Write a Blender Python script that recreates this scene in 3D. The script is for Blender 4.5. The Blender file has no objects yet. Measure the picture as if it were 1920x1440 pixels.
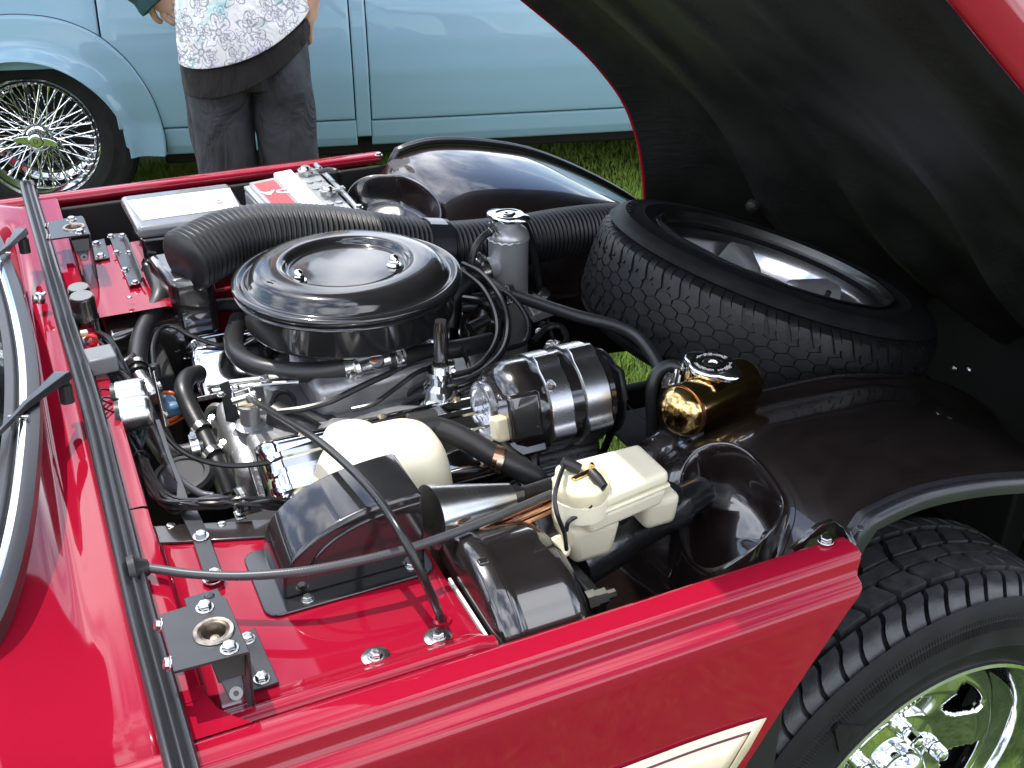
import bpy, bmesh, math, random
import numpy as np
from mathutils import Vector, Matrix, Euler

random.seed(7); np.random.seed(7)
scene = bpy.context.scene
COL = scene.collection
R = math.radians

# ------------------------------------------------------------------ camera
cam_data = bpy.data.cameras.new('camera')
cam = bpy.data.objects.new('camera', cam_data); COL.objects.link(cam)
cam.location = (0.0, 0.0, 1.45)
cam.rotation_euler = (R(90 - 28.7), 0, R(-24.8))
cam_data.sensor_width = 36.0
cam_data.lens = 2045.0 / 1920.0 * 36.0
cam_data.clip_start = 0.02
cam_data.clip_end = 2000.0
scene.camera = cam

# ------------------------------------------------------------------ sky and sun
SUN_DIR = Vector((-0.20, 0.32, 0.93)).normalized()      # towards the sun
world = bpy.data.worlds.new('World'); scene.world = world
world.use_nodes = True
nt = world.node_tree; nt.nodes.clear()
w_out = nt.nodes.new('ShaderNodeOutputWorld')
w_bg = nt.nodes.new('ShaderNodeBackground')
sky = nt.nodes.new('ShaderNodeTexSky'); sky.sky_type = 'NISHITA'
sky.sun_disc = False
sky.sun_elevation = math.asin(SUN_DIR.z)
sky.sun_rotation = math.atan2(SUN_DIR.x, SUN_DIR.y)
sky.air_density = 1.0; sky.dust_density = 0.6
# even, broken cloud over the whole dome
geo = nt.nodes.new('ShaderNodeTexCoord')
cn = nt.nodes.new('ShaderNodeTexNoise'); cn.inputs['Scale'].default_value = 2.6
cn.inputs['Detail'].default_value = 7.0; cn.inputs['Roughness'].default_value = 0.56
cr = nt.nodes.new('ShaderNodeValToRGB')
cr.color_ramp.elements[0].position = 0.44; cr.color_ramp.elements[1].position = 0.60
cmix = nt.nodes.new('ShaderNodeMixRGB'); cmix.inputs['Color2'].default_value = (14.0, 14.2, 15.0, 1)
nt.links.new(geo.outputs['Generated'], cn.inputs['Vector'])
nt.links.new(cn.outputs['Fac'], cr.inputs['Fac'])
nt.links.new(cr.outputs['Color'], cmix.inputs['Fac'])
nt.links.new(sky.outputs['Color'], cmix.inputs['Color1'])
nt.links.new(cmix.outputs['Color'], w_bg.inputs['Color'])
w_bg.inputs['Strength'].default_value = 0.14
nt.links.new(w_bg.outputs['Background'], w_out.inputs['Surface'])

sun_data = bpy.data.lights.new('sun', 'SUN'); sun_data.energy = 2.7
sun_data.angle = R(0.53); sun_data.color = (1.0, 0.95, 0.87)
sun = bpy.data.objects.new('sun', sun_data); COL.objects.link(sun)
sun.rotation_euler = SUN_DIR.to_track_quat('Z', 'Y').to_euler()
sun.location = (0, 0, 20)

scene.view_settings.view_transform = 'Standard'
scene.view_settings.look = 'None'
scene.view_settings.gamma = 1.0
scene.view_settings.use_curve_mapping = False
scene.view_settings.exposure = 0.92
scene.cycles.max_bounces = 8

# ------------------------------------------------------------------ materials
def mat(name, col, rough=0.5, metal=0.0, coat=0.0, coat_rough=0.03, vary=0.12, vscale=30.0,
        bump=0.0, bscale=200.0, rvary=0.1, trans=0.0, sss=0.0, ior=1.5, alpha=1.0, spec=None, sheen=0.0, coat_ior=1.5):
    m = bpy.data.materials.new(name); m.use_nodes = True
    t = m.node_tree; b = t.nodes['Principled BSDF']
    b.inputs['Roughness'].default_value = rough
    b.inputs['Metallic'].default_value = metal
    b.inputs['Coat Weight'].default_value = coat
    b.inputs['Coat Roughness'].default_value = coat_rough
    b.inputs['IOR'].default_value = ior
    b.inputs['Coat IOR'].default_value = coat_ior
    b.inputs['Transmission Weight'].default_value = trans
    b.inputs['Alpha'].default_value = alpha
    b.inputs['Sheen Weight'].default_value = sheen
    if spec is not None: b.inputs['Specular IOR Level'].default_value = spec
    if sss:
        b.inputs['Subsurface Weight'].default_value = sss
        b.inputs['Subsurface Radius'].default_value = (0.02, 0.015, 0.008)
        b.inputs['Subsurface Scale'].default_value = 0.4
    tc = t.nodes.new('ShaderNodeTexCoord')
    n = t.nodes.new('ShaderNodeTexNoise'); n.inputs['Scale'].default_value = vscale
    n.inputs['Detail'].default_value = 6.0
    t.links.new(tc.outputs['Object'], n.inputs['Vector'])
    rp = t.nodes.new('ShaderNodeValToRGB')
    rp.color_ramp.elements[0].position = 0.3; rp.color_ramp.elements[1].position = 0.7
    c0 = [max(0, c * (1 - vary)) for c in col]; c1 = [min(1, c * (1 + vary)) for c in col]
    rp.color_ramp.elements[0].color = (*c0, 1); rp.color_ramp.elements[1].color = (*c1, 1)
    t.links.new(n.outputs['Fac'], rp.inputs['Fac'])
    t.links.new(rp.outputs['Color'], b.inputs['Base Color'])
    mr = t.nodes.new('ShaderNodeMapRange')
    mr.inputs['To Min'].default_value = max(0.02, rough * (1 - rvary)); mr.inputs['To Max'].default_value = min(1, rough * (1 + rvary))
    t.links.new(n.outputs['Fac'], mr.inputs['Value']); t.links.new(mr.outputs['Result'], b.inputs['Roughness'])
    if bump:
        n2 = t.nodes.new('ShaderNodeTexNoise'); n2.inputs['Scale'].default_value = bscale; n2.inputs['Detail'].default_value = 3.0
        t.links.new(tc.outputs['Object'], n2.inputs['Vector'])
        bp = t.nodes.new('ShaderNodeBump'); bp.inputs['Strength'].default_value = bump; bp.inputs['Distance'].default_value = 0.002
        t.links.new(n2.outputs['Fac'], bp.inputs['Height']); t.links.new(bp.outputs['Normal'], b.inputs['Normal'])
    return m

M = {}
M['red'] = mat('red_paint', (0.27, 0.005, 0.021), 0.5, 0.0, coat=1.0, coat_rough=0.04, vary=0.02, vscale=300, spec=0.0, coat_ior=1.48)
M['dkred'] = mat('dark_red_line', (0.09, 0.006, 0.012), 0.4, coat=0.5)
M['cream'] = mat('cream_paint', (0.80, 0.66, 0.48), 0.35, coat=1.0, vary=0.03)
M['gloss'] = mat('black_gloss_paint', (0.012, 0.010, 0.010), 0.22, coat=1.0, coat_rough=0.015, vary=0.2, bump=0.02, bscale=60, coat_ior=1.7)
M['satin'] = mat('black_satin_paint', (0.013, 0.013, 0.014), 0.24, coat=1.0, coat_rough=0.075, vary=0.15, coat_ior=1.65, spec=0.1)
M['arch'] = mat('black_arch_paint', (0.013, 0.0085, 0.0080), 0.25, coat=1.0, coat_rough=0.02, vary=0.3, bump=0.02, bscale=12, coat_ior=1.6)
M['blackmet'] = mat('black_painted_steel', (0.022, 0.023, 0.026), 0.36, coat=0.25, coat_rough=0.2, vary=0.2, bump=0.02)
M['cast'] = mat('black_cast_iron', (0.012, 0.012, 0.013), 0.3, coat=0.6, coat_rough=0.1, bump=0.5, bscale=110)
M['dark'] = mat('dark_underbody', (0.010, 0.009, 0.009), 0.75, bump=0.2, bscale=80)
def streaked():
    m = mat('bonnet_underside_paint', (0.020, 0.020, 0.018), 0.44, vary=0.4, vscale=9, rvary=0.3)
    t = m.node_tree; b = t.nodes['Principled BSDF']; tc = t.nodes.new('ShaderNodeTexCoord')
    mp = t.nodes.new('ShaderNodeMapping'); mp.inputs['Rotation'].default_value = (0, R(-38), 0); mp.inputs['Scale'].default_value = (14, 110, 110)
    mp.vector_type = 'TEXTURE' if False else 'POINT'
    t.links.new(tc.outputs['Object'], mp.inputs['Vector'])
    n = t.nodes.new('ShaderNodeTexNoise'); n.inputs['Scale'].default_value = 1.0; n.inputs['Detail'].default_value = 8; n.inputs['Roughness'].default_value = .65
    t.links.new(mp.outputs['Vector'], n.inputs['Vector'])
    bp = t.nodes.new('ShaderNodeBump'); bp.inputs['Strength'].default_value = .6; bp.inputs['Distance'].default_value = .004
    t.links.new(n.outputs['Fac'], bp.inputs['Height']); t.links.new(bp.outputs['Normal'], b.inputs['Normal'])
    return m
M['under'] = streaked()
M['rubber'] = mat('black_rubber', (0.014, 0.014, 0.015), 0.42, bump=0.06, bscale=300)
M['seal'] = mat('black_seal_rubber', (0.018, 0.018, 0.021), 0.30, bump=0.04)
M['hose'] = mat('black_hose_rubber', (0.019, 0.019, 0.020), 0.38, bump=0.08, bscale=400)
M['cable'] = mat('black_cable_sheath', (0.013, 0.013, 0.014), 0.28)
M['greycable'] = mat('grey_cable_sheath', (0.05, 0.05, 0.054), 0.38)
M['chrome'] = mat('chrome', (0.82, 0.83, 0.85), 0.07, 1.0, vary=0.03)
M['zinc'] = mat('zinc_plated_steel', (0.62, 0.62, 0.60), 0.24, 1.0, vary=0.10, bump=0.05)
M['steelworn'] = mat('worn_steel', (0.34, 0.30, 0.26), 0.38, 1.0, vary=0.45, vscale=90, bump=0.2)
M['zincy'] = mat('passivated_steel', (0.56, 0.48, 0.34), 0.30, 1.0, vary=0.2)
M['alu'] = mat('polished_aluminium', (0.60, 0.61, 0.63), 0.27, 1.0, vary=0.08, bump=0.03)
M['alloy'] = mat('silver_alloy', (0.58, 0.58, 0.60), 0.30, 0.55, vary=0.06)
M['polish'] = mat('polished_steel', (0.72, 0.72, 0.74), 0.20, 1.0, vary=0.05)
M['castalu'] = mat('cast_aluminium', (0.36, 0.36, 0.37), 0.40, 0.70, vary=0.22, bump=0.35, bscale=160)
M['silver'] = mat('silver_paint', (0.52, 0.52, 0.54), 0.36, 0.55, vary=0.06, bump=0.12, bscale=120)
M['brass'] = mat('polished_brass', (0.76, 0.50, 0.20), 0.13, 1.0, vary=0.06)
M['copper'] = mat('copper_pipe', (0.66, 0.37, 0.25), 0.26, 1.0, vary=0.12)
M['plastic'] = mat('cream_plastic', (0.74, 0.69, 0.52), 0.42, vary=0.05, vscale=12, sss=0.25, bump=0.03)
M['resin'] = mat('amber_plastic', (0.62, 0.56, 0.38), 0.36, vary=0.12, vscale=40, sss=0.2)
M['white'] = mat('white_sticker', (0.82, 0.82, 0.80), 0.35, vary=0.02)
M['grey'] = mat('grey_plastic', (0.16, 0.165, 0.17), 0.4, vary=0.08)
M['lidgrey'] = mat('grey_lid_paint', (0.16, 0.165, 0.175), 0.25, coat=0.6, vary=0.06)
M['spare'] = mat('old_tyre_rubber', (0.014, 0.014, 0.015), 0.45, spec=0.35, vary=0.3, vscale=40, bump=0.2, bscale=260)
M['clear'] = mat('pale_grey_case', (0.34, 0.36, 0.37), 0.22, vary=0.05, coat=0.5)
M['redprint'] = mat('red_print', (0.62, 0.06, 0.07), 0.5)
M['whiteprint'] = mat('white_print', (0.75, 0.75, 0.72), 0.5)
M['tyre'] = mat('tyre_rubber', (0.016, 0.016, 0.017), 0.55, spec=0.15, vary=0.25, vscale=22, bump=0.15, bscale=260)
M['tyreface'] = mat('tyre_tread_rubber', (0.045, 0.046, 0.050), 0.45, vary=0.35, vscale=60, bump=0.25, bscale=300)
M['blue'] = mat('blue_metallic_paint', (0.24, 0.39, 0.49), 0.4, 0.0, coat=1.0, coat_rough=0.02, vary=0.04, vscale=500, spec=0.0)
M['glass'] = mat('glass', (0.9, 0.95, 0.93), 0.02, trans=1.0, ior=1.45, vary=0.0)
M['interior'] = mat('tan_trim', (0.30, 0.22, 0.15), 0.6, vary=0.1)
M['skin'] = mat('skin', (0.62, 0.38, 0.28), 0.5, vary=0.08, vscale=20, sss=0.1)
M['trouser'] = mat('charcoal_cotton', (0.036, 0.037, 0.045), 0.85, vary=0.25, vscale=18, bump=0.6, bscale=45)
M['blackcloth'] = mat('black_jersey', (0.010, 0.008, 0.008), 0.9, vary=0.15, bump=0.3, bscale=40)
M['teal'] = mat('dark_teal_wool', (0.015, 0.06, 0.065), 0.9, vary=0.2, bump=0.4, bscale=150)
M['hair'] = mat('brown_hair', (0.06, 0.035, 0.02), 0.55, vary=0.3, vscale=60)
M['leather'] = mat('shoe_leather', (0.03, 0.022, 0.018), 0.4)
M['orange'] = mat('orange_wire', (0.65, 0.12, 0.02), 0.4)
M['redw'] = mat('red_wire', (0.45, 0.03, 0.02), 0.4)
M['bluew'] = mat('blue_wire', (0.10, 0.22, 0.36), 0.4)
M['ledge_grime'] = mat('black_trim_paint', (0.02, 0.014, 0.013), 0.25, coat=0.8, coat_rough=0.08, bump=0.3, bscale=40)

# floral cloth: white with lilac and aqua patches and dark drawn petals
def floral():
    m = bpy.data.materials.new('floral_print_cotton'); m.use_nodes = True
    t = m.node_tree; b = t.nodes['Principled BSDF']; b.inputs['Roughness'].default_value = 0.85
    tc = t.nodes.new('ShaderNodeTexCoord')
    def N(k): return t.nodes.new(k)
    def MA(op, *ins):
        m_ = N('ShaderNodeMath'); m_.operation = op
        for i, v in enumerate(ins):
            if isinstance(v, (int, float)): m_.inputs[i].default_value = v
            else: t.links.new(v, m_.inputs[i])
        return m_.outputs[0]
    def layer(scale, shift, petals, r0, lw):
        """line drawing of flowers: one per Voronoi cell, petals round its centre"""
        mp = N('ShaderNodeMapping'); mp.inputs['Location'].default_value = (shift, shift * .7, shift * .4); mp.inputs['Scale'].default_value = (scale, scale * .15, scale)
        t.links.new(tc.outputs['Object'], mp.inputs['Vector'])
        sx = N('ShaderNodeSeparateXYZ'); t.links.new(mp.outputs['Vector'], sx.inputs[0])
        wn = N('ShaderNodeTexNoise'); wn.inputs['Scale'].default_value = 1.7; t.links.new(mp.outputs['Vector'], wn.inputs['Vector'])
        cb = N('ShaderNodeCombineXYZ'); t.links.new(MA('ADD', sx.outputs['X'], MA('MULTIPLY', wn.outputs['Fac'], .5)), cb.inputs['X']); t.links.new(MA('ADD', sx.outputs['Z'], sx.outputs['Y']), cb.inputs['Y'])
        vo = N('ShaderNodeTexVoronoi'); vo.voronoi_dimensions = '2D'; vo.inputs['Scale'].default_value = 1.0; vo.inputs['Randomness'].default_value = .75
        t.links.new(cb.outputs[0], vo.inputs['Vector'])
        d = N('ShaderNodeVectorMath'); d.operation = 'SUBTRACT'; t.links.new(cb.outputs[0], d.inputs[0]); t.links.new(vo.outputs['Position'], d.inputs[1])
        ds = N('ShaderNodeSeparateXYZ'); t.links.new(d.outputs[0], ds.inputs[0])
        sc_ = N('ShaderNodeSeparateColor'); t.links.new(vo.outputs['Color'], sc_.inputs[0])
        th = MA('ADD', MA('ARCTAN2', ds.outputs['Y'], ds.outputs['X']), MA('MULTIPLY', sc_.outputs[0], 6.28))
        r = vo.outputs['Distance']
        pet = MA('ABSOLUTE', MA('SINE', MA('MULTIPLY', th, petals / 2)))
        outline = MA('ABSOLUTE', MA('SUBTRACT', r, MA('MULTIPLY', r0, MA('ADD', .42, MA('MULTIPLY', pet, .58)))))
        core = MA('ABSOLUTE', MA('SUBTRACT', r, .09))
        vein = MA('ADD', MA('MULTIPLY', MA('SUBTRACT', 1.0, pet), .12), MA('MAXIMUM', MA('SUBTRACT', r, r0 * .6), 0.0))
        return MA('MINIMUM', MA('MINIMUM', outline, core), MA('ADD', vein, .012)), sc_.outputs[1], MA('LESS_THAN', r, MA('MULTIPLY', r0, MA('ADD', .42, MA('MULTIPLY', pet, .58))))
    l1, c1_, in1 = layer(11, .3, 6, .50, .02); l2, c2_, in2 = layer(19, 5.1, 5, .40, .02)
    mn = N('ShaderNodeMath'); mn.operation = 'MINIMUM'; t.links.new(l1, mn.inputs[0]); t.links.new(l2, mn.inputs[1])
    line = t.nodes.new('ShaderNodeValToRGB')
    line.color_ramp.elements[0].position = 0.012; line.color_ramp.elements[0].color = (0.32, 0.32, 0.40, 1)
    line.color_ramp.elements[1].position = 0.034; line.color_ramp.elements[1].color = (1, 1, 1, 1)
    t.links.new(mn.outputs[0], line.inputs['Fac'])
    pn = t.nodes.new('ShaderNodeTexNoise'); pn.inputs['Scale'].default_value = 13; pn.inputs['Detail'].default_value = 2
    t.links.new(tc.outputs['Object'], pn.inputs['Vector'])
    pc = t.nodes.new('ShaderNodeValToRGB'); e = pc.color_ramp.elements
    e[0].position = 0.30; e[0].color = (0.42, 0.66, 0.66, 1); e[1].position = 0.72; e[1].color = (0.56, 0.50, 0.72, 1)
    for p_, c_ in ((0.42, (0.80, 0.81, 0.80, 1)), (0.58, (0.80, 0.80, 0.80, 1))):
        q = pc.color_ramp.elements.new(p_); q.color = c_
    t.links.new(pn.outputs['Fac'], pc.inputs['Fac'])
    mul = t.nodes.new('ShaderNodeMixRGB'); mul.blend_type = 'MULTIPLY'; mul.inputs['Fac'].default_value = 0.85
    t.links.new(pc.outputs['Color'], mul.inputs['Color1']); t.links.new(line.outputs['Color'], mul.inputs['Color2'])
    t.links.new(mul.outputs['Color'], b.inputs['Base Color'])
    return m
M['floral'] = floral()
def creased(m, scale, strength, dist):
    t = m.node_tree; b = t.nodes['Principled BSDF']; tc = t.nodes.new('ShaderNodeTexCoord')
    mp = t.nodes.new('ShaderNodeMapping'); mp.inputs['Rotation'].default_value = (0, R(35), 0); mp.inputs['Scale'].default_value = (scale, scale, scale * .6)
    n = t.nodes.new('ShaderNodeTexNoise'); n.inputs['Scale'].default_value = 1.0; n.inputs['Detail'].default_value = 5; n.inputs['Distortion'].default_value = 1.2
    t.links.new(tc.outputs['Object'], mp.inputs['Vector']); t.links.new(mp.outputs['Vector'], n.inputs['Vector'])
    bp = t.nodes.new('ShaderNodeBump'); bp.inputs['Strength'].default_value = strength; bp.inputs['Distance'].default_value = dist
    t.links.new(n.outputs['Fac'], bp.inputs['Height']); t.links.new(bp.outputs['Normal'], b.inputs['Normal'])
creased(M['trouser'], 9, .75, .05); creased(M['floral'], 9, .8, .05); creased(M['blackcloth'], 9, .6, .04)

def grass_mat(name, c0, c1, scale):
    m = bpy.data.materials.new(name); m.use_nodes = True
    t = m.node_tree; b = t.nodes['Principled BSDF']; b.inputs['Roughness'].default_value = 0.55
    tc = t.nodes.new('ShaderNodeTexCoord')
    n = t.nodes.new('ShaderNodeTexNoise'); n.inputs['Scale'].default_value = scale; n.inputs['Detail'].default_value = 8
    t.links.new(tc.outputs['Object'], n.inputs['Vector'])
    r = t.nodes.new('ShaderNodeValToRGB'); r.color_ramp.elements[0].position = 0.32; r.color_ramp.elements[1].position = 0.68
    r.color_ramp.elements[0].color = (*c0, 1); r.color_ramp.elements[1].color = (*c1, 1)
    t.links.new(n.outputs['Fac'], r.inputs['Fac']); t.links.new(r.outputs['Color'], b.inputs['Base Color'])
    b.inputs['Specular IOR Level'].default_value = 0.12
    return m
M['lawn'] = grass_mat('lawn', (0.042, 0.070, 0.020), (0.088, 0.125, 0.040), 6)
M['blade'] = grass_mat('grass_blade', (0.09, 0.18, 0.022), (0.30, 0.42, 0.08), 25)

# ------------------------------------------------------------------ helpers
W = {}                                    # world matrix of every object that is a parent
def link(o, parent=None, world=None):
    COL.objects.link(o)
    wm = world if world is not None else Matrix.Identity(4)
    W[o] = wm
    o.matrix_basis = wm
    if parent is not None:
        o.parent = parent
        o.matrix_parent_inverse = W[parent].inverted()
    return o

def root(name, label, cat, loc=(0, 0, 0), rotz=0.0, group=None):
    o = bpy.data.objects.new(name, None)
    link(o, None, Matrix.Translation(loc) @ Matrix.Rotation(rotz, 4, 'Z'))
    o.empty_display_size = 0.1
    o['label'] = label; o['category'] = cat
    if group: o['group'] = group
    return o

def fin(name, bm, m, parent=None, world=None, angle=38, bev=0.0, bseg=2, sub=0, label=None, solid=0.0, flat=False):
    bmesh.ops.remove_doubles(bm, verts=bm.verts, dist=1e-6)
    bmesh.ops.recalc_face_normals(bm, faces=bm.faces)
    me = bpy.data.meshes.new(name); bm.to_mesh(me); bm.free()
    for p in me.polygons: p.use_smooth = not flat
    if not flat: me.set_sharp_from_angle(angle=R(angle))
    mm = m if isinstance(m, (list, tuple)) else [m]
    for k in mm: me.materials.append(M[k] if isinstance(k, str) else k)
    o = bpy.data.objects.new(name, me)
    link(o, parent, world)
    if solid:
        s = o.modifiers.new('thickness', 'SOLIDIFY'); s.thickness = solid; s.offset = -1
    if bev:
        b = o.modifiers.new('edge', 'BEVEL'); b.width = bev; b.segments = bseg; b.limit_method = 'ANGLE'; b.angle_limit = R(32); b.harden_normals = False
    if sub:
        s = o.modifiers.new('smooth', 'SUBSURF'); s.levels = sub; s.render_levels = sub
    if label: o['label'] = label
    return o

def share(src, name, parent, world, label=None):
    o = bpy.data.objects.new(name, src.data if hasattr(src, 'data') else src)
    link(o, parent, world)
    return o

def frame(d, up=(0, 0, 1)):
    z = Vector(d).normalized(); u = Vector(up)
    if abs(z.dot(u)) > 0.98: u = Vector((1, 0, 0))
    x = u.cross(z).normalized(); y = z.cross(x)
    return Matrix((x, y, z)).transposed()

def at(p, d=(0, 0, 1), s=1.0, up=(0, 0, 1), spin=0.0):
    sv = s if isinstance(s, (tuple, list)) else (s, s, s)
    return Matrix.Translation(Vector(p)) @ frame(d, up).to_4x4() @ Matrix.Rotation(spin, 4, 'Z') @ Matrix.Diagonal((*sv, 1))

def add_box(bm, c, s, rot=None):
    mtx = Matrix.Translation(Vector(c)) @ (rot.to_4x4() if rot is not None else Matrix.Identity(4)) @ Matrix.Diagonal((*s, 1))
    return bmesh.ops.create_cube(bm, size=1.0, matrix=mtx)['verts']

def add_hexa(bm, b, t):
    """eight corners: four below, four above, both in the same turn"""
    v = [bm.verts.new(p) for p in list(b) + list(t)]
    for f in ((0, 3, 2, 1), (4, 5, 6, 7), (0, 1, 5, 4), (1, 2, 6, 5), (2, 3, 7, 6), (3, 0, 4, 7)):
        bm.faces.new([v[i] for i in f])

def add_lathe(bm, prof, origin, axis, segs=32, up=(0, 0, 1), a0=0.0, a1=2 * math.pi, sx=1.0, sy=1.0):
    """prof: (r, h) along the axis"""
    f = frame(axis, up); o = Vector(origin); rings = []
    full = abs(a1 - a0 - 2 * math.pi) < 1e-6
    n = segs if full else segs + 1
    for r, h in prof:
        if r < 1e-6: rings.append([bm.verts.new(o + f @ Vector((0, 0, h)))]); continue
        rings.append([bm.verts.new(o + f @ Vector((r * sx * math.cos(a0 + (a1 - a0) * i / segs), r * sy * math.sin(a0 + (a1 - a0) * i / segs), h))) for i in range(n)])
    for a, b in zip(rings[:-1], rings[1:]):
        m_ = n if full else n - 1
        for i in range(m_):
            j = (i + 1) % n
            if len(a) == 1 and len(b) == 1: continue
            if len(a) == 1: bm.faces.new((a[0], b[i], b[j]))
            elif len(b) == 1: bm.faces.new((a[i], a[j], b[0]))
            else: bm.faces.new((a[i], a[j], b[j], b[i]))
    return rings

def lathe(name, prof, origin, axis, m, parent, segs=32, angle=38, label=None, **k):
    bm = bmesh.new(); add_lathe(bm, prof, origin, axis, segs, **k)
    return fin(name, bm, m, parent, angle=angle, label=label)

def smooth_path(pts, res=6):
    P_ = [Vector(p) for p in pts]
    if len(P_) < 3:
        return [P_[0].lerp(P_[-1], i / res) for i in range(res + 1)]
    Q = [P_[0] * 2 - P_[1]] + P_ + [P_[-1] * 2 - P_[-2]]
    out = []
    for i in range(1, len(Q) - 2):
        p0, p1, p2, p3 = Q[i - 1], Q[i], Q[i + 1], Q[i + 2]
        for k in range(res):
            t = k / res
            out.append(0.5 * ((2 * p1) + (p2 - p0) * t + (2 * p0 - 5 * p1 + 4 * p2 - p3) * t * t + (3 * p1 - p0 - 3 * p2 + p3) * t ** 3))
    out.append(P_[-1].copy())
    return out

def frames_on(path):
    T = []
    for i in range(len(path)):
        a = path[max(0, i - 1)]; b = path[min(len(path) - 1, i + 1)]
        T.append((b - a).normalized())
    u = Vector((0, 0, 1)) if abs(T[0].z) < 0.9 else Vector((1, 0, 0))
    n = (u - T[0] * u.dot(T[0])).normalized(); N = [n]
    for i in range(1, len(path)):
        n = (N[-1] - T[i] * N[-1].dot(T[i])).normalized(); N.append(n)
    return T, N

def add_sweep(bm, path, radius, segs=10, caps=True):
    T, N = frames_on(path); rings = []
    for i, p in enumerate(path):
        r = radius(i / (len(path) - 1)) if callable(radius) else radius
        b = T[i].cross(N[i])
        rings.append([bm.verts.new(p + (N[i] * math.cos(2 * math.pi * k / segs) + b * math.sin(2 * math.pi * k / segs)) * r) for k in range(segs)])
    for a, b in zip(rings[:-1], rings[1:]):
        for k in range(segs):
            j = (k + 1) % segs; bm.faces.new((a[k], a[j], b[j], b[k]))
    if caps:
        bm.faces.new(rings[0][::-1]); bm.faces.new(rings[-1])

def add_profile_sweep(bm, path, prof, up=(0, 0, 1), caps=True, closed=True):
    """prof points (a, b): a sideways, b along up"""
    U = Vector(up); rings = []
    for i, p in enumerate(path):
        a = path[max(0, i - 1)]; b = path[min(len(path) - 1, i + 1)]
        t = (b - a).normalized(); s = t.cross(U).normalized(); w = s.cross(t)
        rings.append([bm.verts.new(p + s * x + w * y) for x, y in prof])
    n = len(prof); m_ = n if closed else n - 1
    for a, b in zip(rings[:-1], rings[1:]):
        for k in range(m_):
            j = (k + 1) % n; bm.faces.new((a[k], a[j], b[j], b[k]))
    if caps and closed:
        bm.faces.new(rings[0][::-1]); bm.faces.new(rings[-1])

def tube(name, pts, r, m, parent, segs=10, res=6, label=None):
    bm = bmesh.new(); add_sweep(bm, smooth_path(pts, res), r, segs)
    return fin(name, bm, m, parent, label=label)

def add_grid(bm, rows):
    V = [[bm.verts.new(p) for p in r] for r in rows]
    for a, b in zip(V[:-1], V[1:]):
        for i in range(len(a) - 1):
            bm.faces.new((a[i], a[i + 1], b[i + 1], b[i]))
    return V

def add_loft(bm, secs, caps=True):
    V = [[bm.verts.new(p) for p in s] for s in secs]
    n = len(V[0])
    for a, b in zip(V[:-1], V[1:]):
        for i in range(n):
            j = (i + 1) % n; bm.faces.new((a[i], a[j], b[j], b[i]))
    if caps:
        bm.faces.new(V[0][::-1]); bm.faces.new(V[-1])
    return V

def rrect(cx, cy, sx, sy, r, n=4):
    out = []
    for k, (qx, qy) in enumerate(((1, 1), (-1, 1), (-1, -1), (1, -1))):
        for i in range(n + 1):
            a = math.pi / 2 * (k + i / n)
            out.append((cx + qx * (sx / 2 - r) + r * math.cos(a), cy + qy * (sy / 2 - r) + r * math.sin(a)))
    return out

def lerp_tab(tab, x):
    xs = [a for a, _ in tab]; ys = [b for _, b in tab]
    return float(np.interp(x, xs, ys))

_ST = {}
def smooth_tab(tab, x):
    k = id(tab)
    if k not in _ST:
        p = smooth_path([(a, 0, b) for a, b in tab], 12); _ST[k] = ([q.x for q in p], [q.z for q in p])
    return float(np.interp(x, *_ST[k]))

# shared fasteners, unit radius, axis +Z
def hex_bolt_mesh():
    bm = bmesh.new()
    add_lathe(bm, [(0, 0), (1.35, 0), (1.35, 0.14), (1.3, 0.2), (1.0, 0.22)], (0, 0, 0), (0, 0, 1), 18)
    add_lathe(bm, [(1.0, 0.2), (1.0, 0.82), (0.86, 0.95), (0.5, 0.98), (0, 0.96)], (0, 0, 0), (0, 0, 1), 6)
    me = bpy.data.meshes.new('bolt'); bmesh.ops.recalc_face_normals(bm, faces=bm.faces); bm.to_mesh(me); bm.free()
    return me
def screw_mesh():
    bm = bmesh.new()
    add_lathe(bm, [(0, 0), (1.0, 0), (1.0, 0.25), (0.8, 0.5), (0.4, 0.58), (0, 0.58)], (0, 0, 0), (0, 0, 1), 14)
    add_box(bm, (0, 0, 0.6), (1.2, 0.2, 0.06))
    me = bpy.data.meshes.new('screw'); bmesh.ops.recalc_face_normals(bm, faces=bm.faces); bm.to_mesh(me); bm.free()
    return me
BOLT = {}
for k_, m_ in (('zinc', 'zinc'), ('chrome', 'chrome'), ('black', 'blackmet'), ('zincy', 'zincy')):
    BOLT[k_] = hex_bolt_mesh(); BOLT[k_].materials.append(M[m_])
SCREW = screw_mesh(); SCREW.materials.append(M['zinc'])
SCREWB = screw_mesh(); SCREWB.materials.append(M['blackmet'])

def bolt(p, parent, r=0.0055, d=(0, 0, 1), kind='zinc', name='bolt'):
    return share(BOLT[kind], name, parent, at(p, d, r, spin=random.random() * 3))
def screw(p, parent, r=0.004, d=(0, 0, 1), me=None):
    return share(me or SCREW, 'screw', parent, at(p, d, r, spin=random.random() * 3))
def washer(p, parent, r=0.0105, d=(0, 0, 1)):
    return lathe('washer', [(r * .4, 0), (r, 0), (r, .0014), (r * .96, .0018), (r * .4, .0018)], p, d, 'zinc', parent, 28)

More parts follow.
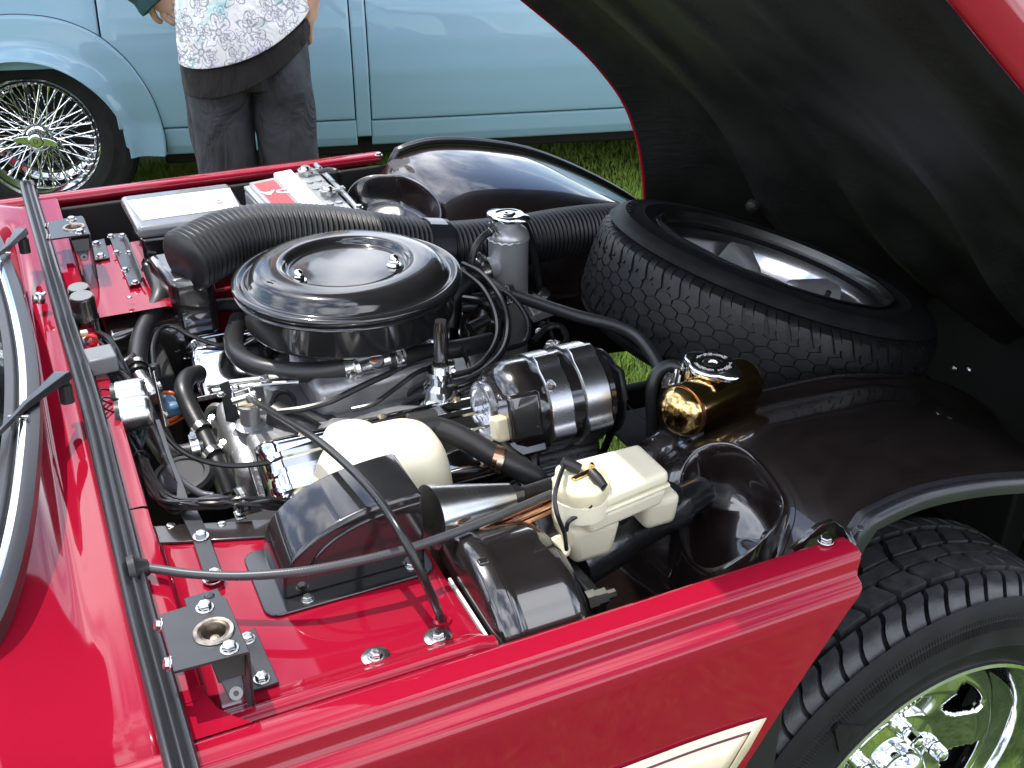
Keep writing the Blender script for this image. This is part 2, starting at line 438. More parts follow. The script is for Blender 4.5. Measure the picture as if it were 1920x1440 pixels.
def clamp(p, d, r, parent, side=(0, 0, 1), w=0.011, m='zinc', screw_on=True):
    """worm-drive hose clip: band, housing, screw"""
    d = Vector(d).normalized(); bm = bmesh.new()
    add_lathe(bm, [(r, -w / 2), (r + .0012, -w / 2), (r + .0012, w / 2), (r, w / 2)], p, d, 26)
    if screw_on:
        s = Vector(side); s = (s - d * s.dot(d)).normalized(); t = d.cross(s)
        c = Vector(p) + s * (r + .004)
        add_box(bm, c, (w * .9, .012, .007), Matrix((d, t, s)).transposed())
        add_lathe(bm, [(0, -.012), (.0036, -.012), (.0036, .007), (.0042, .008), (.0042, .012), (0, .012)], c + s * .0015, t, 8)
    return fin('hose_clamp', bm, m, parent)

def text_mesh(name, txt, size, m, parent, world, ext=0.0004, bold=0.0, align='CENTER'):
    cu = bpy.data.curves.new(name, 'FONT'); cu.body = txt; cu.size = size; cu.extrude = ext; cu.offset = bold
    cu.align_x = align; cu.align_y = 'CENTER'; cu.resolution_u = 3
    tmp = bpy.data.objects.new(name + '_tmp', cu); COL.objects.link(tmp)
    dg = bpy.context.evaluated_depsgraph_get()
    me = bpy.data.meshes.new_from_object(tmp.evaluated_get(dg)); me.name = name
    bpy.data.objects.remove(tmp); bpy.data.curves.remove(cu)
    me.materials.clear(); me.materials.append(M[m])
    o = bpy.data.objects.new(name, me); link(o, parent, world)
    return o

# ================================================================== ground
bm = bmesh.new()
add_grid(bm, [[(x, y, 0) for x in np.linspace(-400, 400, 41)] for y in np.linspace(-400, 400, 41)])
lawn = fin('lawn', bm, 'lawn'); lawn['kind'] = 'structure'
lawn['label'] = 'short green show field lawn under both cars'; lawn['category'] = 'lawn'

# ================================================================== red car
CAR = root('red_sports_car', 'bright red wedge sports car with its front-hinged bonnet raised over the engine', 'car', (0.4, 1.36, 0))
YC = 1.36

# --- near wing: rail, stepped swage and side, cut away at the wheel
WP = [(.660, .786), (.660, .794), (.657, .799), (.652, .8005), (.634, .8005), (.628, .798), (.6255, .792), (.624, .784), (.621, .7785),
      (.614, .776), (.6085, .7725), (.606, .766), (.605, .755), (.603, .70), (.600, .64), (.601, .55), (.611, .42), (.63, .30), (.66, .23), (.72, .20)]
CUT = [(.20, .475), (.30, .455), (.42, .455), (.50, .475), (.593, .520), (.625, .540), (.665, .560), (.70, .588), (.745, .628), (.775, .655), (.80, .664)]
def wing(name, mirror, label):
    bm = bmesh.new(); rows = []
    for (y, z) in WP:
        xe = lerp_tab(CUT, z); yy = y if not mirror else 2 * YC - y
        xs = [-1.0, -.6, -.3, -.1, 0.0, .012] + list(np.linspace(.03, .97, 13) * (xe - .012) + .012) + [xe - .004, xe - .0012, xe]
        row = []
        for x in xs:
            flare = 0.0
            if z < .74: flare = -.006 * max(0, 1 - abs(x - xe) / .12) ** 2        # slight lip round the wheel opening
            row.append((x, yy + (flare if not mirror else -flare), z))
        rows.append(row)
    add_grid(bm, rows)
    return fin(name, bm, 'red', CAR, angle=60, solid=.004)
nw = wing('front_wing', False, ''); nw['label'] = 'near red wing with stepped swage and cream stripe'
fw = wing('front_wing', True, '')
bolt((0.6407, 0.6544, 0.8020), nw, .0058, kind='zinc'); bolt((0.6545, 2.0541, 0.8020), fw, .0058)
# cream flash with a dark pin line inside its border
def flash(off, z0, z1, back, m, name):
    bm = bmesh.new(); rows = []
    for z in np.linspace(z1, z0, 6):
        xe = lerp_tab(CUT, z) - .014 - back
        y = float(np.interp(z, [.55, .64, .70], [.601, .600, .603])) - off
        rows.append([(x, y - .006 * max(0, 1 - abs(x - lerp_tab(CUT, z)) / .12) ** 2, z) for x in list(np.linspace(-1.0, .3, 6)) + list(np.linspace(.33, xe, 16))])
    add_grid(bm, rows); return fin(name, bm, m, nw, solid=.0006)
flash(.0022, .49, .663, 0, 'cream', 'stripe')
flash(.0030, .484, .6525, .012, 'dkred', 'pin_line')
flash(.0038, .483, .6503, .0148, 'cream', 'stripe')

# --- shelf behind the bulkhead: ledge along the seal, lower tray, rolled lip
def shelf_sec(y0, y1, x1, skew, name):
    bm = bmesh.new()
    prof = [(.010, .800), (.042, .800), (.0465, .7985), (.048, .794), (.049, .772), (.052, .767), (.060, .765)] + [(x, .765) for x in np.linspace(.08, x1 - .012, 12)] + [(x1 - .006, .7645), (x1 - .001, .762), (x1, .757), (x1, .70), (x1, .55)]
    add_grid(bm, [[(x, y0 + (y1 - skew * max(0, x - .03) - y0) * k, z) for x, z in prof] for k in np.linspace(0, 1, 16)])
    return fin(name, bm, 'red', CAR, angle=50)
ns = shelf_sec(.700, 1.0, .300, .34, 'bulkhead_shelf'); ns['label'] = 'near red painted bulkhead shelf with washered bolts'
fs = shelf_sec(1.575, 1.87, .165, 0.0, 'bulkhead_shelf'); fs['label'] = 'far red painted bulkhead shelf'
# long rolled bead between the tray and the wing rail
bm = bmesh.new()
roll = [(.724, .7652), (.715, .7675), (.706, .772), (.698, .7785), (.691, .785), (.685, .788), (.679, .787), (.674, .782), (.671, .774), (.669, .755)]
add_grid(bm, [[(x, y, z - (0.004 if x > .293 else 0)) for x in (.062, .07, .1, .15, .2, .25, .285, .296, .2995)] for y, z in roll])
fin('rolled_edge', bm, 'red', ns, angle=70)
# corner where ledge, tray and rail meet
crv = [(.048 + .030 * (1 - s_) ** 2.2, .6585 + .058 * s_) for s_ in np.linspace(0, 1, 12)]
bm = bmesh.new(); add_grid(bm, [[(.010 + (x - .010) * k, y, .7996 - .0004 * k) for k in np.linspace(0, 1, 6)] for x, y in crv]); fin('corner_gusset', bm, 'red', ns, angle=70)
bm = bmesh.new(); add_grid(bm, [[(x, y, .7992) for x, y in crv], [(x + .002, y + .001, .7965) for x, y in crv], [(x + .003, y + .002, .785) for x, y in crv], [(x + .007, y + .004, .7645) for x, y in crv]]); fin('corner_gusset', bm, 'red', ns, angle=70)
# ledge continuing across the middle of the bulkhead and beyond
for a, b in ((1.0, 1.575), (1.87, 2.055)):
    bm = bmesh.new(); add_grid(bm, [[(.010, y, .800), (.042, y, .800), (.0465, y, .7985), (.048, y, .794), (.0485, y, .70)] for y in np.linspace(a, b, 6)]); fin('ledge', bm, 'red', CAR, angle=50)
# red bulkhead wall set back under the ledge, black footwell boxes either side of it
bm = bmesh.new(); add_box(bm, (.255, 1.668, .58), (.24, .012, .32)); fin('bulkhead_wall', bm, 'red', CAR, bev=.004)
for c_, s_ in (((.09, 1.72, .54), (.10, .52, .34)), ((.165, .88, .56), (.12, .34, .33))):
    bm = bmesh.new(); add_box(bm, c_, s_); fin('footwell_box', bm, 'dark', CAR, bev=.004)

# --- far side rail edge and the inner panels of the bay
for c_, s_ in (((.34, 2.05, .582), (.66, .012, .40)), ((.46, .668, .55), (.34, .012, .40))):
    bm = bmesh.new(); add_box(bm, c_, s_); fin('inner_wing_panel', bm, 'dark', CAR, bev=.003)

# --- scuttle behind the seal, with a swage that dies out towards the near side
def scuttle_z(x, y):
    a = abs(y - YC)
    side = -.0 if a < .66 else -(a - .66) ** 2 * 5.5
    rise = .050 * (min(1, max(0, (-x - .012) / .10))) ** 1.35
    gut = -.010 * math.exp(-((x + .033) / .012) ** 2) * max(0, 1 - (a / .58) ** 4)
    return .801 + rise * (1 - .25 * min(1, a / .7) ** 2) + gut + side
bm = bmesh.new()
xs = [.010, .006, .0, -.006, -.012, -.018, -.024, -.030, -.036, -.042, -.05, -.06, -.075, -.09, -.11, -.14, -.18, -.24, -.32, -.45, -.6]
add_grid(bm, [[(x, y, scuttle_z(x, y) - (.010 if x == .010 else 0)) for x in xs] for y in np.linspace(.612, 2 * YC - .612, 90)])
fin('scuttle_panel', bm, 'red', CAR, angle=70, sub=1)
for mir in (0, 1):   # flank from the scuttle edge to the sill, behind the wing
    bm = bmesh.new()
    pr = [(.612, scuttle_z(-.2, .612)), (.604, .775), (.601, .70), (.600, .64), (.601, .55), (.611, .42), (.63, .30), (.66, .23)]
    add_grid(bm, [[(x, (y if not mir else 2 * YC - y) + (.0015 if not mir else -.0015), z) for x in np.linspace(-1.2, .012, 12)] for y, z in pr])
    fin('body_side', bm, 'red', CAR, angle=60)

# --- rubber bonnet seal: channel with three ribs
sealpath = [(-0.0680, 2.5223, 0.8120), (-0.0151, 2.3347, 0.8110), (0.0022, 2.1029, 0.8110), (0.0068, 1.8137, 0.8110), (0.0118, 1.4998, 0.8110), (0.0174, 1.2341, 0.8110), (0.0170, 1.0139, 0.8110), (0.0162, 0.8224, 0.8110), (0.0176, 0.7073, 0.8110), (0.0184, 0.6251, 0.8090), (0.0187, 0.5706, 0.8000)]
sealpath[0] = (.006, 2.12, .79); sealpath[1] = (.006, 2.10, .807)
prof = [(-.0125, -.012), (-.0125, .002), (-.0105, .0045), (-.008, .004), (-.006, .001), (-.004, .003), (-.0015, .0048), (.0, .0045), (.0015, .002), (.003, .0035), (.0055, .0075), (.0085, .0085), (.0115, .006), (.0125, .0), (.0125, -.012)]
bm = bmesh.new(); add_profile_sweep(bm, smooth_path(sealpath, 8), prof)
fin('bonnet_seal', bm, 'seal', CAR, angle=60, label='ribbed black rubber seal along the scuttle')

# --- windscreen: glass, chrome strip, rubber surround, dark dashboard below
wsp = [(-0.1406, 2.1178, 0.8480), (-0.0677, 1.8069, 0.8520), (-0.0434, 1.5557, 0.8550), (-0.0345, 1.3284, 0.8570), (-0.0392, 1.1578, 0.8570), (-0.0536, 1.0064, 0.8550), (-0.0701, 0.8965, 0.8520), (-0.0903, 0.8161, 0.8480), (-0.1177, 0.7592, 0.8430)]
wsp = [Vector(p) for p in wsp]
wpath = smooth_path(wsp, 8)
up_w = Vector((-.62, 0, .78))
bm = bmesh.new(); add_profile_sweep(bm, wpath, [(-.006, -.01), (.013, -.008), (.0165, .001), (.014, .008), (.008, .0105), (.002, .009), (-.006, .006)])
ws_r = fin('windscreen_rubber', bm, 'seal', CAR, angle=60)
bm = bmesh.new(); add_profile_sweep(bm, [p + Vector((-.0105, 0, .006)) for p in wpath], [(-.0065, -.003), (.0065, -.003), (.0055, .003), (.001, .0055), (-.004, .0045)])
fin('chrome_strip', bm, 'chrome', ws_r, angle=60)
bm = bmesh.new(); add_profile_sweep(bm, [p + Vector((-.024, 0, .007)) for p in wpath], [(-.007, -.004), (.007, -.004), (.005, .004), (-.003, .005)])
fin('inner_rubber', bm, 'seal', ws_r, angle=60)
bm = bmesh.new(); gl = [p + Vector((-.028, 0, .006)) for p in wpath]
add_grid(bm, [[p + Vector((-k * .75, (YC - p.y) * k * .25, k * .42)) for p in gl] for k in np.linspace(0, 1, 8)])
fin('windscreen_glass', bm, 'glass', ws_r, angle=80, solid=.005)
bm = bmesh.new(); add_grid(bm, [[(p.x - .035 - k * .45, p.y, p.z - .015 - .05 * k) for p in gl] for k in np.linspace(0, 1, 5)])
fin('dashboard', bm, 'interior', CAR, angle=80)

# --- wiper arms and washer jet
def wiper(tip, knee, base, parent_label):
    a, b, c = Vector(tip), Vector(knee), Vector(base); bm = bmesh.new()
    d = (b - a).normalized(); s = d.cross(Vector((0, 0, 1))).normalized(); u = s.cross(d)
    def q(p, w, h): return [p - s * w - u * h, p + s * w - u * h, p + s * w * .8 + u * h, p - s * w * .8 + u * h]
    e = (c - b).normalized()
    add_loft(bm, [q(a, .0022, .002), q(a.lerp(b, .5), .0026, .0024), q(b - d * .012, .0034, .003), q(b, .0042, .0036), q(b.lerp(c, .45), .0062, .004), q(c - e * .008, .0100, .005), q(c, .0103, .0046), q(c + e * .005, .008, .003)])
    o = fin('wiper_arm', bm, 'blackmet', CAR, bev=.0008)
    lathe('pivot', [(0, -.03), (.008, -.03), (.008, -.008), (.006, -.006), (.006, .0)], c - u * .004, u, 'blackmet', o, 16)
    bm = bmesh.new(); add_box(bm, b - d * .02 - u * .004, (.004, .022, .003), Matrix((d, s, u)).transposed()); fin('pin', bm, 'zinc', o, bev=.0006)
    return o
wiper((-0.1034, 1.0100, 0.8850), (-0.0475, 1.1328, 0.8720), (-0.0052, 1.2092, 0.8620), '')
wiper((-0.0933, 1.5013, 0.8850), (-0.0409, 1.6345, 0.8720), (-0.0200, 1.7166, 0.8640), '')
jb = (-0.0168, 1.5450, 0.8180)
j = lathe('washer_jet', [(0, 0), (.0085, 0), (.0085, .003), (.0075, .008), (.0055, .012), (.004, .0125), (0, .0125)], jb, (.35, -.1, .9), 'zinc', CAR, 20)
lathe('nozzle', [(0, 0), (.0025, 0), (.0025, .006), (.0015, .0062), (0, .0062)], Vector(jb) + Vector((.006, .0, .009)), (1, 0, .3), 'zinc', j, 10)

# --- inner wheel arches
A2 = [(.50, .40), (.54, .56), (.575, .665), (.61, .725), (.64, .765), (.68, .795), (.72, .808), (.78, .812), (.88, .797), (1.0, .762), (1.14, .692), (1.27, .607), (1.38, .50), (1.46, .40)]
DROP = [(0, 0), (.06, .002), (.12, .010), (.18, .022), (.24, .042), (.30, .075), (.345, .115), (.375, .17), (.395, .25), (.405, .42)]
def sstep(a, b, x):
    t = min(1, max(0, (x - a) / (b - a))); return t * t * (3 - 2 * t)
RIM0 = [(0.6798, 0.9364, 0.7220), (0.6898, 0.9160, 0.7350), (0.6971, 0.8893, 0.7470), (0.6939, 0.8584, 0.7570), (0.6863, 0.8214, 0.7650), (0.6758, 0.7798, 0.7720), (0.6670, 0.7519, 0.7760), (0.6597, 0.7397, 0.7770), (0.6436, 0.7277, 0.7780), (0.6224, 0.7144, 0.7770), (0.6036, 0.7086, 0.7720), (0.5796, 0.7078, 0.7600), (0.5666, 0.7196, 0.7450), (0.5595, 0.7367, 0.7280), (0.5740, 0.7860, 0.7080), (0.6002, 0.8468, 0.6920), (0.6257, 0.8916, 0.6900), (0.6593, 0.9295, 0.7020)]
def inside(px, py, poly):
    c = False; n = len(poly)
    for i in range(n):
        x1, y1 = poly[i][:2]; x2, y2 = poly[(i + 1) % n][:2]
        if (y1 > py) != (y2 > py) and px < (x2 - x1) * (py - y1) / (y2 - y1) + x1: c = not c
    return c
DS = [(.60, 1.1), (.72, 1.0), (.87, .75), (1.02, .38), (1.18, -.05), (1.30, -.2), (1.46, -.3)]
def arch(mirror, y_edge, label):
    fy = (lambda y: 2 * YC - y) if mirror else (lambda y: y)
    xs = np.linspace(.50, 1.46, 161)
    ts = [0, .008, .02, .04, .06, .08, .10, .12, .14, .16, .18, .20, .22, .24, .26, .28, .30, .315, .33, .345, .357, .367, .375, .383, .39, .396, .40, .405, .409, .412, .415, .418, .42, .423, .426]
    rim = [Vector(p) for p in RIM0]
    def surf(x, t): return smooth_tab(A2, x) - min(smooth_tab(DROP, max(0, t)), .095) * smooth_tab(DS, x) - .10 * sstep(.372, .415, t) - .004
    for p in rim: p.z = max(p.z, surf(p.x, p.y - y_edge) + .002)
    rc_ = sum(rim, Vector()) / len(rim); rimx = [rc_ + (p - rc_) * 1.05 for p in rim]
    bm = bmesh.new(); V = []
    for t in ts:
        row = []
        for x in xs:
            d = smooth_tab(DROP, t); sc = smooth_tab(DS, x)
            roll = .10 * sstep(.372, .415, t) + (.13 * (t - .42) / .006 if t > .42 else 0)
            z = smooth_tab(A2, x) - min(d, .095) * sc - roll - .004
            row.append(bm.verts.new((x, fy(y_edge + t), z)))
        V.append(row)
    for i in range(len(ts) - 1):
        for k in range(len(xs) - 1):
            cx, ct = (xs[k] + xs[k + 1]) / 2, y_edge + (ts[i] + ts[i + 1]) / 2
            if inside(cx, ct, rimx): continue
            bm.faces.new((V[i][k], V[i][k + 1], V[i + 1][k + 1], V[i + 1][k]))
    bmesh.ops.delete(bm, geom=[v for v in bm.verts if not v.link_faces], context='VERTS')
    o = fin('inner_wheel_arch', bm, 'arch', CAR, angle=80, label=label)
    # dished pocket with a rounded rim
    for _ in range(1):
        rim = [(rim[i - 1] + rim[i] * 2 + rim[(i + 1) % len(rim)]) / 4 for i in range(len(rim))]
    path = smooth_path(rim + [rim[0]], 4)[:-1]; c = sum(path, Vector()) / len(path); bm = bmesh.new(); rings = []
    nrm = Vector((-.18, -.05, 1)).normalized()
    for f, dz in ((1.22, None), (1.14, None), (1.08, None), (1.03, .003), (1.0, .004), (.97, .001), (.94, -.008), (.91, -.022), (.88, -.034), (.83, -.043), (.74, -.048), (.55, -.050), (.3, -.051)):
        ring = []
        for p in path:
            q = c + (p - c) * f
            if dz is None: q.z = max(p.z - (f - 1.03) * .35, surf(min(1.4, max(.52, q.x)), q.y - y_edge) + .0012)
            else: q += nrm * dz
            ring.append((q.x, fy(q.y), q.z))
        rings.append(ring)
    add_loft(bm, rings, caps=False); bm.faces.new([bm.verts[-len(path) + i] for i in range(len(path))]) if False else None
    bm.verts.ensure_lookup_table(); n_ = len(path); bm.faces.new([bm.verts[len(bm.verts) - n_ + i] for i in range(n_)])
    fin('pocket', bm, 'arch', o, angle=80, sub=1)
    # outer lip turned down to the opening
    bm = bmesh.new(); xs2 = np.linspace(.655, 1.46, 60); s = 1 if not mirror else -1; ye = fy(y_edge)
    add_grid(bm, [[(x, ye - s * a, smooth_tab(A2, x) - .004 - b) for x in xs2] for a, b in ((0, 0), (.003, .006), (.003, .014))])
    fin('arch_lip', bm, 'arch', o, angle=60)
    return o
na = arch(False, .672, 'near glossy black inner wheel arch with dished pocket')
fa = arch(True, .672, 'far glossy black inner wheel arch reflecting the sky')
# rubber edge trims, two lobes
for mir, par_ in ((0, na), (1, fa)):
    yy = .664 if not mir else 2 * YC - .664
    pth = [Vector((x, yy, smooth_tab(A2, x) + .006)) for x in np.linspace(.672, 1.46, 70)]
    pth[0].z -= .03; pth[1].z -= .012
    s = -1 if not mir else 1
    pr = [(s * a, b) for a, b in ((-.013, -.012), (-.013, -.003), (-.0105, .002), (-.0065, .0042), (-.0025, .003), (0, .0008), (.003, .0008), (.0065, .003), (.009, .002), (.0105, -.003), (.0075, -.008), (.003, -.011))]
    bm = bmesh.new(); add_profile_sweep(bm, pth, pr if s > 0 else pr[::-1])
    fin('arch_seal', bm, 'seal', par_, angle=60)
# folded bright end plate where the near rail meets the arch
bm = bmesh.new()
pts = [(0.6201, 0.6744, 0.7850), (0.6498, 0.6732, 0.8060), (0.6666, 0.6713, 0.8080), (0.6698, 0.6560, 0.8080), (0.6673, 0.6403, 0.8000), (0.6615, 0.6322, 0.7880)]
low = [Vector(p) + Vector((0, -.004, -.035)) for p in pts]
add_grid(bm, [[Vector(p) + Vector((-.004, .004, .0)) for p in pts], [Vector(p) for p in pts], low])
fin('end_plate', bm, 'gloss', na, angle=50, solid=.0015)
screw((0.6719, 0.6441, 0.8140), na, .0042, (0, -.2, 1), SCREWB)
lathe('boss', [(.0, .0), (.011, 0), (.010, .018), (.007, .03), (0, .034)], (0.6363, 0.7290, 0.7350), (-.2, -.1, 1), 'gloss', na, 20)

# --- bonnet, hinged at the nose
EDGE = [(.30, 1.600), (.50, 1.446), (.678, 1.306), (.782, 1.225), (.90, 1.135), (.97, 1.08), (1.05, 1.018), (1.12, .960), (1.18, .898), (1.225, .838), (1.258, .765), (1.278, .69), (1.290, .61), (1.31, .50), (1.37, .40), (1.46, .33), (1.60, .27), (1.82, .22)]
ep = smooth_path([(x, 0, z) for x, z in EDGE], 4)
wn = Vector((.616, 0, .788))
arcl = [0]
for a, b in zip(ep[:-1], ep[1:]): arcl.append(arcl[-1] + (b - a).length)
tot = arcl[-1]
def depth_at(s, p):
    w_ = (Vector((.97, 0, 1.08)) - p).dot(wn)          # the panel itself stays straight while the edge sweeps round the wheel
    return .088 + max(0, w_) - .02 * max(0, (s / tot - .6) / .4) ** 2
def bonnet_surface(inner):
    rows = []
    if inner:
        sec = [(1.0, 0.0), (.992, .25), (.975, .55), (.94, .74), (.90, .80), (.82, .82), (.74, .83), (.715, .80), (.69, .66), (.66, .60), (.60, .60), (.57, .66), (.545, .82), (.52, .88), (.42, .90), (.30, .90), (.27, .84), (.25, .78), (.19, .78), (.17, .85), (.14, .93), (.07, .95), (0, .95)]
    else:
        sec = [(1.0, 0.0), (1.004, .12), (1.002, .30), (.99, .52), (.965, .72), (.92, .86), (.86, .94), (.76, .98), (.6, 1.0), (.4, 1.02), (.2, 1.03), (0, 1.03)]
    full = sec + [(-q, d) for q, d in sec[::-1][1:]]
    for p, s in zip(ep, arcl):
        D = depth_at(s, p)
        off = -.006 if inner else .004
        rows.append([Vector((0, YC + .700 * q + (0 if abs(q) < .5 else (off if q > 0 else -off)), 0)) + Vector((p.x, 0, p.z)) + wn * (D * d + (0 if d < .05 else (off * 2))) for q, d in full])
    return rows
bm = bmesh.new(); add_grid(bm, bonnet_surface(True))
bon = fin('bonnet', bm, 'under', CAR, angle=70, sub=1, label='raised bonnet with matt black underside and red outside')
bm = bmesh.new(); add_grid(bm, bonnet_surface(False)); fin('outer_skin', bm, 'red', bon, angle=70, sub=1)
for q in (1, -1):                    # red return lip along both edges
    y = YC + .702 * q; bm = bmesh.new()
    add_grid(bm, [[Vector((p.x, y + q * a, p.z)) + wn * b for p in ep] for a, b in ((.005, .004), (.004, -.002), (-.001, -.003), (-.0045, .0), (-.005, .006))])
    fin('edge_lip', bm, 'red', bon, angle=70)
bolt((1.1690, 1.0000, 0.7110), bon, .0035, (-.7, 0, -.5), 'zinc'); bolt((1.1990, 1.0000, 0.7026), bon, .0035, (-.7, 0, -.5), 'zinc')
bm = bmesh.new(); add_lathe(bm, [(.0, .0), (.016, 0), (.014, .008), (.007, .013), (0, .014)], (1.3974, 1.8000, 0.6671), (-.6, -.3, -.2), 20); fin('hinge_stop', bm, 'under', bon)

# --- dark underside: chassis tubes, front cross panel, radiator block below the spare
bm = bmesh.new()
add_sweep(bm, [Vector((-.3, .92, .30)), Vector((1.3, .98, .30))], .028, 12)
add_sweep(bm, [Vector((-.3, 1.80, .30)), Vector((1.3, 1.74, .30))], .028, 12)
add_sweep(bm, [Vector((.62, .92, .28)), Vector((.62, 1.80, .28))], .022, 12)
add_sweep(bm, [Vector((1.22, .92, .30)), Vector((1.22, 1.80, .30))], .025, 12)
fin('chassis_frame', bm, 'dark', CAR)
bm = bmesh.new(); add_box(bm, (1.40, 1.36, .36), (.05, .72, .30)); fin('radiator', bm, 'dark', CAR, bev=.006)
for c_, s_ in (((.30, .90, .34), (.60, .46, .012)), ((.25, 1.80, .34), (.5, .50, .012)), ((.70, 1.15, .24), (.70, .75, .010)), ((1.30, 1.36, .22), (.5, 1.0, .010))):
    bm = bmesh.new(); add_box(bm, c_, s_); fin('undertray', bm, 'dark', CAR, bev=.003)
for yy in (.70, 2.02):
    bm = bmesh.new(); add_box(bm, (1.62, yy, .26), (.54, .02, .34)); fin('nose_side', bm, 'dark', CAR, bev=.004)
bm = bmesh.new(); add_box(bm, (1.90, 1.36, .26), (.02, 1.42, .46)); fin('nose_front', bm, 'dark', CAR, bev=.004)

# ================================================================== engine and its ancillaries (all parts of the red car)
X = Vector((1, 0, 0)); Y = Vector((0, 1, 0)); Z = Vector((0, 0, 1))

# --- block, sump and front cover: dark mass under everything
bm = bmesh.new()
add_hexa(bm, [(.20, 1.22, .25), (.66, 1.22, .25), (.66, 1.46, .25), (.20, 1.46, .25)], [(.20, 1.10, .56), (.66, 1.10, .56), (.66, 1.60, .56), (.20, 1.60, .56)])
fin('engine_block', bm, 'dark', CAR, bev=.01)
lathe('crank_pulley', [(0, 0), (.06, 0), (.075, .004), (.075, .02), (.062, .026), (.075, .032), (.075, .044), (.05, .046), (.04, .03), (0, .03)], (.68, 1.34, .42), X, 'gloss', CAR, 36)
lathe('fan_pulley', [(0, 0), (.05, 0), (.058, .004), (.058, .012), (.048, .017), (.058, .022), (.058, .03), (.03, .034), (0, .034)], (.70, 1.34, .60), X, 'gloss', CAR, 36)

# --- rocker covers: chromed, ribbed lids leaning out either side
def rocker(y, z, tilt, x0, x1, label):
    secs = []; rot = Matrix.Rotation(tilt, 3, 'X')
    for x, k in ((x0, .55), (x0 + .004, .80), (x0 + .012, .95), (x0 + .026, 1.0), (x1 - .026, 1.0), (x1 - .012, .95), (x1 - .004, .8), (x1, .55)):
        pr = [(-.062, -.05), (-.062, .012), (-.056, .026), (-.044, .034), (-.030, .036), (-.027, .040), (-.020, .040), (-.017, .036), (-.005, .037), (-.003, .041), (.004, .041), (.006, .037), (.018, .036), (.021, .040), (.028, .040), (.031, .036), (.044, .034), (.056, .026), (.062, .012), (.062, -.05)]
        secs.append([Vector((x, y, z)) + rot @ Vector((0, a * (.9 + .1 * k), b * k if b > 0 else b)) for a, b in pr])
    bm = bmesh.new(); add_loft(bm, secs)
    o = fin('rocker_cover', bm, 'chrome', CAR, angle=45, label=label)
    bm = bmesh.new(); add_loft(bm, [[Vector((x, y, z)) + rot @ Vector((0, a, b)) for a, b in ((-.068, -.052), (.068, -.052), (.068, -.043), (-.068, -.043))] for x in (x0 - .006, x1 + .006)])
    fin('flange', bm, 'cast', o, bev=.002)
    for x in np.linspace(x0 + .06, x1 - .06, 3):
        for s in (-1, 1): bolt(Vector((x, y, z)) + rot @ Vector((0, s * .05, .028)), o, .005, rot @ Z, 'zincy')
    return o
rocker(1.150, .682, R(28), .195, .525, 'near chromed ribbed rocker cover')
rocker(1.555, .668, R(-24), .172, .62, 'far chromed ribbed rocker cover')
# exhaust manifold below the near cover
for k, x in enumerate((.30, .40, .50, .60)):
    tube('exhaust_pipe', [(x, 1.05, .52), (x + .01, 1.00, .50), (x - .01, .985, .44), (x - .06, .98, .38)], .019, 'cast', CAR, 12)
bm = bmesh.new(); add_box(bm, (.46, 1.035, .545), (.40, .02, .05)); mf = fin('exhaust_flange', bm, 'cast', CAR, bev=.004)
bolt((0.4978, 1.2534, 0.5650), mf, .014, (.1, -.8, .6), 'black'); bolt((0.4706, 1.2781, 0.5700), mf, .008, (.1, -.8, .6), 'black'); bolt((0.4753, 1.2575, 0.5500), mf, .009, (.1, -.8, .6), 'black')
lathe('spark_plug_boot', [(0, -.05), (.009, -.05), (.009, .012), (.0075, .014), (0, .014)], (0.5223, 1.2194, 0.5600), (0, -.6, .8), 'rubber', CAR, 12)
lathe('plug_nut', [(.006, 0), (.0125, 0), (.0125, .006), (.006, .006)], (0.5199, 1.2152, 0.5780), (0, -.6, .8), 'zinc', CAR, 6)

# --- cast inlet manifold: log with runners, thermostat elbow, carburettor base
def ell(c, a, b, n=16, ax=(0, 1, 0), bx=(0, 0, 1)):
    a_, b_ = Vector(ax) * a, Vector(bx) * b
    return [Vector(c) + a_ * math.cos(2 * math.pi * k / n) + b_ * math.sin(2 * math.pi * k / n) for k in range(n)]
bm = bmesh.new()
add_loft(bm, [ell((x, 1.215 + .01 * math.sin(x * 9), .672 + dz), r * 1.25, r, ax=(0, .9, .25), bx=(0, -.25, .95)) for x, r, dz in
              ((.285, .022, .004), (.292, .032, .004), (.31, .038, .004), (.335, .036, 0), (.36, .038, .004), (.40, .040, .004), (.44, .036, 0), (.50, .038, 0), (.56, .034, -.002), (.60, .030, -.004), (.612, .016, -.004))])
mani = fin('inlet_manifold', bm, 'castalu', CAR, angle=60, label='rough grey cast aluminium inlet manifold')
for k, x in enumerate((.32, .39, .46, .54)):
    tube('runner', [(x, 1.25, .665), (x, 1.20, .655), (x, 1.16, .625), (x, 1.13, .595)], .021, 'castalu', mani, 12)
bm = bmesh.new(); add_box(bm, (.40, 1.33, .665), (.40, .20, .05)); add_box(bm, (.40, 1.36, .71), (.20, .16, .05)); fin('manifold_deck', bm, 'castalu', mani, bev=.012, bseg=3)
lathe('carburettor', [(0, 0), (.075, 0), (.075, .03), (.06, .034), (.06, .06), (.07, .064), (.07, .09), (0, .09)], (.385, 1.37, .69), Z, 'castalu', CAR, 28)
# raised casting figures on the manifold log
for txt, px in (('2774', (0.345, 1.195, .7105)), ('A0', (0.395, 1.20, .7135))):
    text_mesh('casting_mark', txt, .014, 'castalu', mani, at(px, (0, -.55, .83), 1.0, up=(1, 0, 0), spin=R(90)), ext=.0012)
